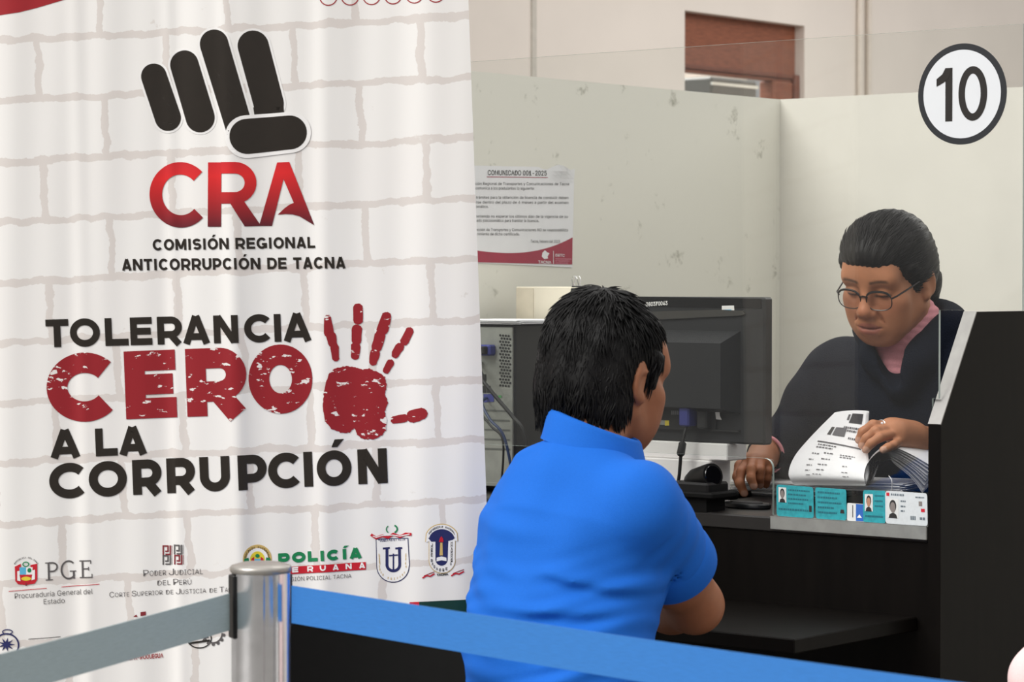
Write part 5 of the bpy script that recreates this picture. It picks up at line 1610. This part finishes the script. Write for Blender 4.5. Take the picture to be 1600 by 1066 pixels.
# creases pressed into the cloth, in body coordinates
def bc_(s, z, t): return (chest + RGT * s + FWD * t) * np.array((1, 1, 0)) + np.array((0, 0, z))
def crease(pts, r, dep):
    pass
mid = chest.copy()
fr2 = rng.normal(0, 1, (8, 2)); ph2 = rng.uniform(0, 6, 8)
def shirtdisp(P):
    L = (P - mid) @ Q
    s, t, z = L[:, 0], L[:, 1], L[:, 2]
    d = np.zeros(len(P))
    back = np.clip((.05 - t) / .06, 0, 1)
    def fold(s0, z0, s1, z1, w, dep):
        ax, az = s1 - s0, z1 - z0; LL = ax * ax + az * az
        h = np.clip(((s - s0) * ax + (z - z0) * az) / LL, 0, 1)
        dist = ((s - s0) * az - (z - z0) * ax) / math.sqrt(LL)
        r2 = (s - s0 - h * ax) ** 2 + (z - z0 - h * az) ** 2
        env = np.exp(-np.maximum(r2 - dist ** 2, 0) / (2 * (w * 1.5) ** 2)) * np.sin(np.pi * np.clip(h * .96 + .02, 0, 1)) ** .6
        return 1.9 * dep * env * (np.exp(-(dist / w) ** 2) - .8 * np.exp(-((dist - 1.7 * w) / w) ** 2))
    for f in ((.17, -.08, .05, -.045, .010, .0032), (.165, -.11, -.02, -.10, .010, .0036), (.15, -.14, .0, -.16, .011, .0032), (-.18, -.09, -.05, -.13, .011, .0036), (-.18, -.14, -.06, -.20, .010, .0036),
              (-.12, -.22, .06, -.25, .012, .0042), (-.14, -.27, .02, -.30, .011, .0038), (-.17, .03, -.12, -.05, .010, .0028), (.02, -.20, .15, -.17, .010, .003), (-.10, .14, -.03, .165, .008, .0026), (-.1, -.35, .08, -.33, .012, .004), (-.14, .06, .06, .04, .014, .0018)):
        d += fold(*f) * back
    for i in range(8):
        d += .0008 * np.sin((s * fr2[i, 0] + z * fr2[i, 1]) * 34 + ph2[i])
    low = np.clip((.02 - z) / .1, 0, 1) * back
    d += low * (.0016 * np.sin(z * 120 + 3.5 * np.sin(s * 17 + 1) + 9 * s) + .0012 * np.sin(z * 210 - s * 45 + 2.5 * np.sin(s * 26)))
    # sleeve wrinkles
    for sh_, el, sg in ((shR, elR, 1), (shL, elL, -1)):
        dd = (el - sh_) / np.linalg.norm(el - sh_); r = P - sh_; u = r @ dd
        w = np.exp(-(np.maximum(np.linalg.norm(r - u[:, None] * dd, axis=1) - .07, 0) / .02) ** 2) * ((u > .02) & (u < .30))
        d += w * .0016 * np.sin(u * 95 + (r @ FWD) * 60)
    return d
SH.disp = shirtdisp
shirt = bake('shirt', SH, .0042, M_shirt, man_root, None, 1)
# collar, sleeve bands, small marks
mb = MB(); prof = [(.000, -.040), (.000, -.004), (.003, .001), (.008, .001), (.0115, -.005), (.019, -.040), (.021, -.0455), (.018, -.0465), (.012, -.030)]
vs = []; NA = 56
for i in range(NA + 1):
    a = math.radians(-245 + 310 * i / NA); ca, sa = math.cos(a), math.sin(a)
    for r, h in prof:
        rr_ = .061 + r * (1 + .25 * max(0, -sa)); hh_ = h * (1.0 - .15 * max(0, sa))
        vs.append(Vector(CTR) + Vector(RGT) * (rr_ * ca) + Vector(FWD) * (rr_ * 1.03 * sa) + UP * (hh_ - .020 * ca - .016 * sa))
n = len(prof); fs = []
for i in range(NA):
    for k in range(n):
        l = (k + 1) % n; fs.append((i * n + k, i * n + l, (i + 1) * n + l, (i + 1) * n + k))
fs += [tuple(range(n)), tuple(NA * n + k for k in range(n))[::-1]]
mb.add(vs, fs, M_shirt); smooth_by_angle(mb.build('collar', shirt), 70)
for sh_, el, hm in ((shR, elR, hemR), (shL, elL, hemL)):
    d = Vector((el - sh_) / np.linalg.norm(el - sh_)); a = d.orthogonal().normalized(); b = d.cross(a)
    mb = MB()
    prof = [(.0605, -.046), (.0668, -.038), (.0700, -.027), (.0710, -.002), (.0700, .004), (.0640, .004), (.0595, -.03)]
    N = 48; c0 = Vector(hm) - d * .066 * 0 - d * .085 * 0
    vs = []
    for r, h in prof:
        for k in range(N):
            w = 2 * math.pi * k / N; vs.append(c0 + d * h + (a * math.cos(w) + b * math.sin(w)) * r)
    fs = []
    for i in range(len(prof)):
        j = (i + 1) % len(prof)
        for k in range(N):
            l = (k + 1) % N; fs.append((i * N + k, i * N + l, j * N + l, j * N + k))
    mb.add(vs, fs, M_shirt); smooth_by_angle(mb.build('sleeve_band', shirt), 50)
# small marks on the cloth, laid on the surface
from mathutils.bvhtree import BVHTree
def on_mesh(o, px, py, off=.0012):
    me = o.data; key = o.name
    if key not in _bv:
        V = [o.matrix_basis @ v.co if o.parent is None else v.co + o.location for v in me.vertices]
        _bv[key] = BVHTree.FromPolygons(V, [tuple(p.vertices) for p in me.polygons])
    og = Vector((0, 0, HC)); d = (at(px, py, 1.0) - og).normalized()
    h = _bv[key].ray_cast(og, d)
    return (h[0] - d * off) if h[0] is not None else None
_bv = {}
def cloth_mark(name, P, m, label):
    Q3 = [on_mesh(shirt, *p) for p in P]
    if any(q is None for q in Q3): return
    mb = MB(); mb.add(Q3, [tuple(t) for t in tessellate_polygon([[Vector((p[0], p[1], 0)) for p in P]])], m); tag(mb.build(name, shirt), label)
cloth_mark('neck_mark', [(845, 684), (851, 685), (858, 689), (866, 690), (858, 692), (849, 689)], M_redp, 'small red mark')
cloth_mark('sleeve_mark', [(1103, 843), (1106, 838), (1109, 843), (1113, 852), (1110, 854), (1106, 851)], M_halo, 'small white mark on the sleeve')
# trousers
TR = Solid()
TR.ell(hip + np.array((0, 0, -.02)), (.178, .138, .13), .05, False, Q)
for kn, s in ((knR, 1), (knL, -1)):
    TR.cap(hip + RGT * s * .09, kn, .098, .074, .05); TR.cap(kn, np.array((kn[0], kn[1], .10)), .07, .055, .03)
bake('trousers', TR, .007, M_trous, man_root)
for kn in (knR, knL):
    SO = Solid(); a = np.array((kn[0], kn[1], .045)); SO.cap(a - FWD * .05, a + FWD * .16, .045, .038, .02); bake('shoe', SO, .006, M_blackm, man_root)
# what he sits on
def make_stool(hip, label):
    st = empty('stool', (hip[0], hip[1], 0), label, 'stool')
    zs = hip[2] - .154
    mb = MB(); mb.lathe(Vector((hip[0], hip[1], zs - .05)), [(.17, 0), (.185, .01), (.185, .04), (.17, .05)], M_blackm, 36); smooth_by_angle(mb.build('seat', st))
    for k in range(4):
        a = math.radians(45 + 90 * k); mb = MB(); mb.tube([(hip[0] + .12 * math.cos(a), hip[1] + .12 * math.sin(a), zs - .045), (hip[0] + .17 * math.cos(a), hip[1] + .17 * math.sin(a), 0)], .011, M_alu, 10); smooth_by_angle(mb.build('leg', st))
make_stool(hip, 'plain dark seat under the person in the blue polo shirt')

# ------------------------------------------------------------------ clerk behind the glass
HW = at(1388, 434, 5.30)
RWh = rot(math.pi + yaw_m + .04, .37, -.07)
FW_ = -np.array(TV); RW_ = -np.array(SV)
wom = empty('person', W(-.377, .62, 0), 'person with glasses and a pink turtleneck leafing through papers behind the glass', 'person')
def wl(s, t, z): return np.array(W(s, t, z))
hw = lambda p: RWh @ np.array(p) + np.array(HW)
wsR = wl(-.560, .60, 1.160); wsL = wl(-.20, .57, 1.175)
weR = np.array(at(1243, 692, 5.56)); wwR = np.array(at(1193, 712, 5.42))
weL = wl(-.10, .62, .97); wwL = np.array(at(1442, 692, 5.23))
wch = wl(-.385, .60, 1.06); wbe = wl(-.385, .66, .86); whp = wl(-.385, .72, .64)
nb = wl(-.38, .565, 1.21)
BW_ = Solid()
head(BW_, RWh, np.array(HW), female=True)
BW_.world()
BW_.chain([hw((0, -.02, -.04)), hw((0, -.035, -.09)), nb], [.056, .055, .062], .03)
QW = np.array(RST)
BW_.ell(wch, (.14, .09, .17), .05, False, QW); BW_.ell(wbe, (.14, .10, .18), .05, False, QW); BW_.ell(whp, (.16, .12, .12), .05, False, QW)
for sh_, el, wr in ((wsR, weR, wwR), (wsL, weL, wwL)):
    BW_.cap(wch + np.array((0, 0, .09)), sh_, .045, .05, .04)
    BW_.chain([sh_, lerp3(sh_, el, .5), el], [.05, .045, .038], .02)
    BW_.chain([el, lerp3(el, wr, .4), wr], [.038, .038, .0265], .02)
def A(x, y, d): return np.array(at(x, y, d))
# left hand (ring), fingers over the raised leaf
kn = [A(1387, 667, 5.165), A(1391, 671, 5.155), A(1398, 678, 5.15), A(1405, 689, 5.15)]
for k_ in kn: BW_.cap(wwL, k_, .024, .0145, .016)
BW_.cap(A(1425, 680, 5.20), A(1402, 674, 5.165), .026, .022, .02)
finger(BW_, [kn[0], A(1364, 664, 5.14), A(1348, 675, 5.145), A(1342, 688, 5.15)], .0105, .0082)
finger(BW_, [kn[1], A(1368, 674, 5.115), A(1354, 685, 5.12), A(1347, 696, 5.125)], .0105, .0082)
finger(BW_, [kn[2], A(1374, 684, 5.095), A(1361, 693, 5.095), A(1353, 703, 5.10)], .0100, .0080)
finger(BW_, [kn[3], A(1396, 696, 5.10), A(1388, 699, 5.085), A(1380, 703, 5.08)], .0092, .0076)
finger(BW_, [A(1416, 672, 5.225), A(1394, 666, 5.235), A(1374, 672, 5.24)], .013, .0095)
# right hand, fingertips on the pile
kr = [A(1169, 722, 5.345), A(1178, 719, 5.335), A(1189, 720, 5.335), A(1198, 724, 5.345)]
for k_ in kr: BW_.cap(wwR, k_, .023, .0135, .016)
finger(BW_, [kr[0], A(1158, 738, 5.315), A(1156, 756, 5.30), A(1163, 771, 5.30)], .0105, .0085)
finger(BW_, [kr[1], A(1174, 733, 5.29), A(1173, 747, 5.28), A(1178, 760, 5.28)], .0105, .0082)
finger(BW_, [kr[2], A(1188, 735, 5.30), A(1187, 747, 5.30), A(1188, 758, 5.31)], .0098, .0080)
finger(BW_, [kr[3], A(1200, 736, 5.33), A(1199, 748, 5.33), A(1197, 758, 5.34)], .0090, .0074)
finger(BW_, [A(1170, 716, 5.39), A(1156, 728, 5.375), A(1152, 745, 5.355), A(1155, 757, 5.34)], .0120, .0088)
# lap
for s in (-1, 1):
    BW_.cap(whp + np.array(SV) * s * .09, whp + np.array(SV) * s * .13 + FW_ * .10 + np.array((0, 0, -.10)), .075, .06, .04)
nails = [A(1342, 688, 5.15), A(1347, 696, 5.125), A(1353, 703, 5.10), A(1380, 703, 5.08), A(1163, 771, 5.30), A(1178, 760, 5.28), A(1188, 758, 5.31)]
cam_dir = np.array((-.1, -1, 0.05)); cam_dir /= np.linalg.norm(cam_dir)
def colw(V):
    c = face_colour(V, RWh, HW, SK_W, lin((150, 84, 76)), True)
    for p in nails:
        q = V - p; near = (np.linalg.norm(q - cam_dir * .006, axis=1) < .0072) & (q @ cam_dir > .003)
        c[near] = lin((206, 160, 138))
    L = (V - np.array(HW)) @ RWh
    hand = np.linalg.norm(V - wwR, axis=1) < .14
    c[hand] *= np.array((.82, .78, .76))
    return c
bake('body', BW_, .0030, M_skin, wom, colw)
# ring
rp = lerp3(kn[0], A(1364, 664, 5.14), .45); rd = Vector(A(1364, 664, 5.14) - kn[0]).normalized(); ra = rd.orthogonal().normalized(); rb = rd.cross(ra)
mb = MB(); mb.tube([Vector(rp) + (ra * math.cos(a) + rb * math.sin(a)) * .0112 for a in [i * math.pi / 12 for i in range(24)]], .0013, M_alu, 8, False, True)
mb.lathe(Vector(rp) + Vector((0, -.0105, .0045)), [(.003, -.002), (.0036, 0), (.002, .003)], mat('stone', (235, 235, 240), .1), 10, Matrix.Rotation(math.pi / 2, 3, 'X'))
tag(smooth_by_angle(mb.build('ring', wom)), 'silver ring with a pale stone')
# hair, drawn back into a low tail
HWr = Solid(RWh, HW)
HWr.ell((0, -.022, .040), (.083, .097, .088), .02)
HWr.ell((0, -.035, .0), (.080, .082, .070), .03)
HWr.ell((0, .020, .075), (.070, .074, .050), .03)
HWr.ell((0, .046, .064), (.058, .045, .034), .02)
for s in (-1, 1): HWr.cap((s * .070, .035, .040), (s * .074, .000, .005), .014, .010, .02)
HWr.ell((.004, .130, -.028), (.076, .080, .088), .022, True)
for s in (-1, 1):
    HWr.ell((s * .095, .004, -.028), (.026, .030, .034), .010, True)
HWr.ell((0, .02, -.125), (.12, .10, .055), .02, True)
HWr.cap((0, -.105, -.02), (.0, -.125, -.055), .036, .040, .025)
HWr.cap((0, -.125, -.055), (.0, -.125, -.14), .038, .026, .02)
def hwd(P):
    L = (P - np.array(HW)) @ RWh
    az = np.arctan2(L[:, 0], L[:, 2] + .02)
    return .0009 * np.sin(az * 46 + 5 * L[:, 1] / .1) + .0006 * np.sin(az * 87 + 2) + .0005 * np.sin(L[:, 1] * 40)
HWr.disp = hwd
M_hairw = mat('dark_brown_hair', (18, 15, 14), .50, var=.3, scale=120, spec=.22)
hv2, hq2 = HWr.mesh(.0030)
hair_w = np_mesh('hair', hv2, hq2, M_hairw, wom)
tufts('hair_strands', hv2, RWh, HW, hair_w, M_hairw, 2600, 9, .026, (0, .11, .02), .0, lambda L: (L[:, 2] > -.03) & (L[:, 1] > -.09), 0.0, .08, .5, 1.0)
# glasses
gl = MB()
M_lens = bpy.data.materials.new('lens_clear'); M_lens.use_nodes = True
_n = M_lens.node_tree; _b = _n.nodes['Principled BSDF']; _o = _n.nodes['Material Output']
_t = _n.nodes.new('ShaderNodeBsdfTransparent'); _t.inputs[0].default_value = (.96, .95, .95, 1)
_g = _n.nodes.new('ShaderNodeBsdfGlossy'); _g.inputs['Roughness'].default_value = .03
_m = _n.nodes.new('ShaderNodeMixShader'); _m.inputs[0].default_value = .07
_n.links.new(_t.outputs[0], _m.inputs[1]); _n.links.new(_g.outputs[0], _m.inputs[2]); _n.links.new(_m.outputs[0], _o.inputs[0])
def gp(x, y, z): return Vector(hw((x, y, z)))
M_frame = mat('glasses_frame', (24, 20, 20), .3)
def rim(s):
    P = []
    for i in range(28):
        a = 2 * math.pi * i / 28
        cx, cz = math.cos(a), math.sin(a)
        r = (abs(cx) ** 2.6 + abs(cz) ** 2.6) ** (-1 / 2.6)
        x = s * .0325 + .0262 * r * cx; z = -.007 + .0195 * r * cz
        P.append(gp(x, .106 - .35 * abs(abs(x) - .0) ** 1.4, z))
    return P
for s in (-1, 1):
    P = rim(s); gl.tube(P, [.0024 if 2 < i < 12 else .0011 for i in range(28)], M_frame, 6, False, True)
gl.tube([gp(-.009, .1035, -.001), gp(0, .108, .003), gp(.009, .1035, -.001)], .0017, M_frame, 6)
for s in (-1, 1): gl.tube([gp(s * .0580, .097, -.002), gp(s * .066, .090, .001), gp(s * .076, .045, .004), gp(s * .081, .0, .006)], .0017, M_frame, 6)
go = smooth_by_angle(gl.build('glasses', wom)); tag(go, 'dark thin rimmed glasses')
for s in (-1, 1):
    mb = MB(); P = rim(s); c = sum(P, Vector()) / len(P); mb.add([c] + P, [(0, 1 + i, 1 + (i + 1) % 28) for i in range(28)], M_lens); mb.build('lens', go)
# turtleneck
TN = Solid()
npts = [hw((0, -.028, -.085)), hw((0, -.034, -.105)) * .5 + nb * .5 + np.array((0, 0, .012)), nb + np.array((0, 0, -.005))]
TN.chain(npts, [.064, .066, .075], .02)
TN.cap(nb, wch + FW_ * .035, .075, .085, .05)
TN.ell(wch + FW_ * .01, (.10, .080, .15), .04, False, QW)
def tnd(P): return .0012 * np.sin((P[:, 2] - 1.2) * 420 + 3 * np.sin(P[:, 0] * 40))
TN.disp = tnd
bake('turtleneck', TN, .0036, M_pink, wom)
# jacket
JK = Solid()
JK.ell(wch, (.185, .130, .19), .05, False, QW); JK.ell(wbe, (.19, .145, .2), .06, False, QW); JK.ell(whp, (.2, .15, .14), .06, False, QW)
JK.cap(nb + np.array((0, 0, -.05)) - FW_ * .02, wsR, .065, .066, .05); JK.cap(nb + np.array((0, 0, -.05)) - FW_ * .02, wsL, .065, .068, .05)
JK.chain([wsR, lerp3(wsR, weR, .5), weR], [.070, .068, .060], .04); JK.chain([weR, lerp3(weR, wwR, .5), lerp3(weR, wwR, .86)], [.060, .052, .042], .03)
JK.chain([wsL, lerp3(wsL, weL, .5), weL], [.072, .070, .060], .04); JK.chain([weL, lerp3(weL, wwL, .5), lerp3(weL, wwL, .72)], [.060, .050, .042], .03)
# raised collar round the neck, then the open front
col_b = []
for i in range(13):
    a = math.radians(-10 + 200 * i / 12)
    col_b.append(nb + np.array(SV) * (.086 * math.cos(a)) - FW_ * (-.008 + .080 * math.sin(a)) + np.array((0, 0, .046 + .030 * math.sin(a))))
vtip = np.array(at(1386, 616, 5.02)); vtip = wl(-.345, .468, 1.145)
for p, q in zip(col_b[:-1], col_b[1:]): JK.cap(p, q, .026, .026, .02)
JK.chain([col_b[0], lerp3(col_b[0], vtip, .5) + FW_ * .02, vtip], [.028, .030, .026], .03)
JK.chain([col_b[-1], lerp3(col_b[-1], vtip, .5) + FW_ * .02, vtip], [.028, .030, .026], .03)
# opening
JK.chain([nb + FW_ * .06 + np.array((0, 0, .03)), lerp3(nb, vtip, .55) + FW_ * .045 + np.array((0, 0, .02)), vtip + FW_ * .022 + np.array((0, 0, .01))], [.050, .029, .008], .010, True)
JK.cap(nb + np.array((0, 0, .0)), nb + np.array((0, 0, .14)) + FW_ * .03, .068, .074, .010, True)
JK.cap(lerp3(weR, wwR, .84), lerp3(weR, wwR, 1.1), .034, .034, .004, True)
fr3 = rng.normal(0, 1, (10, 3)); ph3 = rng.uniform(0, 6, 10)
def jkd(P):
    d = np.zeros(len(P))
    for i in range(10): d += .0011 * np.sin((P - wch) @ (fr3[i] * 30) + ph3[i])
    return d
JK.disp = jkd
jk = bake('jacket', JK, .0046, M_navy_k, wom)
dC = wwR - weR; dC /= np.linalg.norm(dC); cc = Vector(lerp3(weR, wwR, .86)); dv_ = Vector(dC); a = dv_.orthogonal().normalized(); b = dv_.cross(a)
mb = MB(); mb.tube([cc + dv_ * .010 + (a * math.cos(w) + b * math.sin(w)) * .0375 for w in [i * math.pi / 16 for i in range(32)]], .0035, M_pink, 8, False, True); tag(smooth_by_angle(mb.build('cuff_lining', jk)), 'pink lining at the cuff')
# office chair under the clerk
oc = empty('office_chair', W(-.385, .72, 0), 'black office chair under the person behind the glass', 'chair')
mb = MB(); mb.box(W(-.385, .74, whp[2] - .155), (.23, .22, .03), M_blackm, RST, .02); mb.build('seat', oc)
mb = MB(); c = W(-.385, .74, 0); mb.tube([c + UP * .06, c + UP * (whp[2] - .18)], .025, M_black, 14); smooth_by_angle(mb.build('column', oc))
for k in range(5):
    a = 2 * math.pi * k / 5; mb = MB(); mb.tube([c + UP * .08, c + Vector((.26 * math.cos(a), .26 * math.sin(a), .03))], [.02, .014], M_black, 10); mb.lathe(c + Vector((.26 * math.cos(a), .26 * math.sin(a), 0)), [(.02, 0), (.024, .02), (.015, .035)], M_black, 12); smooth_by_angle(mb.build('foot', oc))
# ------------------------------------------------------------------ person at the next window, only an elbow in view
nx = empty('person', W(.62, -.62, 0), 'person in a pale pink top at the right edge, only an elbow showing', 'person')
eN = np.array(at(1632, 1062, 4.02)); sN = eN + RGT * .20 - FWD * .05 + np.array((0, 0, .20)); wN = eN + FWD * .24 + RGT * .05 + np.array((0, 0, .02))
cN = sN + RGT * .18 + np.array((0, 0, -.08)); hN = cN - FWD * .10 + np.array((0, 0, -.42)); s2 = cN + RGT * .18 + np.array((0, 0, .08)); e2 = s2 + FWD * .05 + RGT * .06 + np.array((0, 0, -.28)); w2 = e2 + FWD * .24 - RGT * .05 + np.array((0, 0, .02))
hdN = cN + np.array((0, 0, .36)) + FWD * .04; RN = rot(yaw_m, .12)
N_ = Solid(); head(N_, RN, hdN); N_.world()
N_.chain([RN @ np.array((0, -.03, -.03)) + hdN, cN + np.array((0, 0, .15))], [.058, .064], .03)
N_.ell(cN, (.14, .09, .2), .05, False, QW); N_.ell(hN + np.array((0, 0, .1)), (.15, .11, .25), .05, False, QW)
for a_, b_, c_ in ((sN, eN, wN), (s2, e2, w2)):
    N_.cap(cN + np.array((0, 0, .1)), a_, .05, .05, .04); N_.chain([a_, b_], [.048, .038], .02); N_.chain([b_, c_], [.038, .026], .02)
    d = (c_ - b_) / np.linalg.norm(c_ - b_); sd = np.cross(d, (0, 0, 1.0))
    N_.cap(c_, c_ + d * .07, .024, .03, .02)
    for o_, L_ in ((-.028, .06), (-.009, .072), (.010, .076), (.029, .066)):
        k0 = c_ + d * .08 + sd * o_; finger(N_, [k0, k0 + d * L_ * .5, k0 + d * L_ - np.array((0, 0, .02))], .0098, .0078)
    finger(N_, [c_ + d * .02 + sd * .025, c_ + d * .06 + sd * .048], .012, .009)
for s in (-1, 1): N_.cap(hN + RGT * s * .09, hN + RGT * s * .12 + FWD * .38, .07, .055, .04); N_.cap(hN + RGT * s * .12 + FWD * .38, hN * np.array((1, 1, 0)) + RGT * s * .12 + FWD * .38 + np.array((0, 0, .06)), .05, .04, .03)
bake('body', N_, .006, M_skin, nx, lambda V: face_colour(V, RN, hdN, SK_M, lipM, False))
T_ = Solid(); T_.ell(cN, (.175, .12, .22), .05, False, QW); T_.ell(hN + np.array((0, 0, .1)), (.18, .135, .26), .05, False, QW)
for a_, b_, c_ in ((sN, eN, wN), (s2, e2, w2)):
    T_.cap(cN + np.array((0, 0, .1)), a_, .06, .06, .05); T_.chain([a_, b_, lerp3(b_, c_, .7)], [.060, .050, .040], .02)
M_pp = mat('pale_pink_cloth', (238, 208, 206), .8, var=.04, scale=300)
bake('top', T_, .006, M_pp, nx)
T_ = Solid()
for s in (-1, 1): T_.cap(hN + RGT * s * .09, hN + RGT * s * .12 + FWD * .38, .09, .07, .04); T_.cap(hN + RGT * s * .12 + FWD * .38, hN * np.array((1, 1, 0)) + RGT * s * .12 + FWD * .38 + np.array((0, 0, .08)), .065, .05, .03)
bake('trousers', T_, .008, M_trous, nx)
T_ = Solid(RN, hdN); T_.ell((0, -.03, .045), (.086, .10, .088), .02); T_.ell((0, -.05, -.03), (.085, .075, .09), .03); T_.ell((0, .128, -.02), (.095, .062, .08), .012, True)
bake('hair', T_, .005, M_hair, nx)
make_stool(hN + np.array((0, 0, -.03)), 'plain dark seat under the person in the pale pink top')
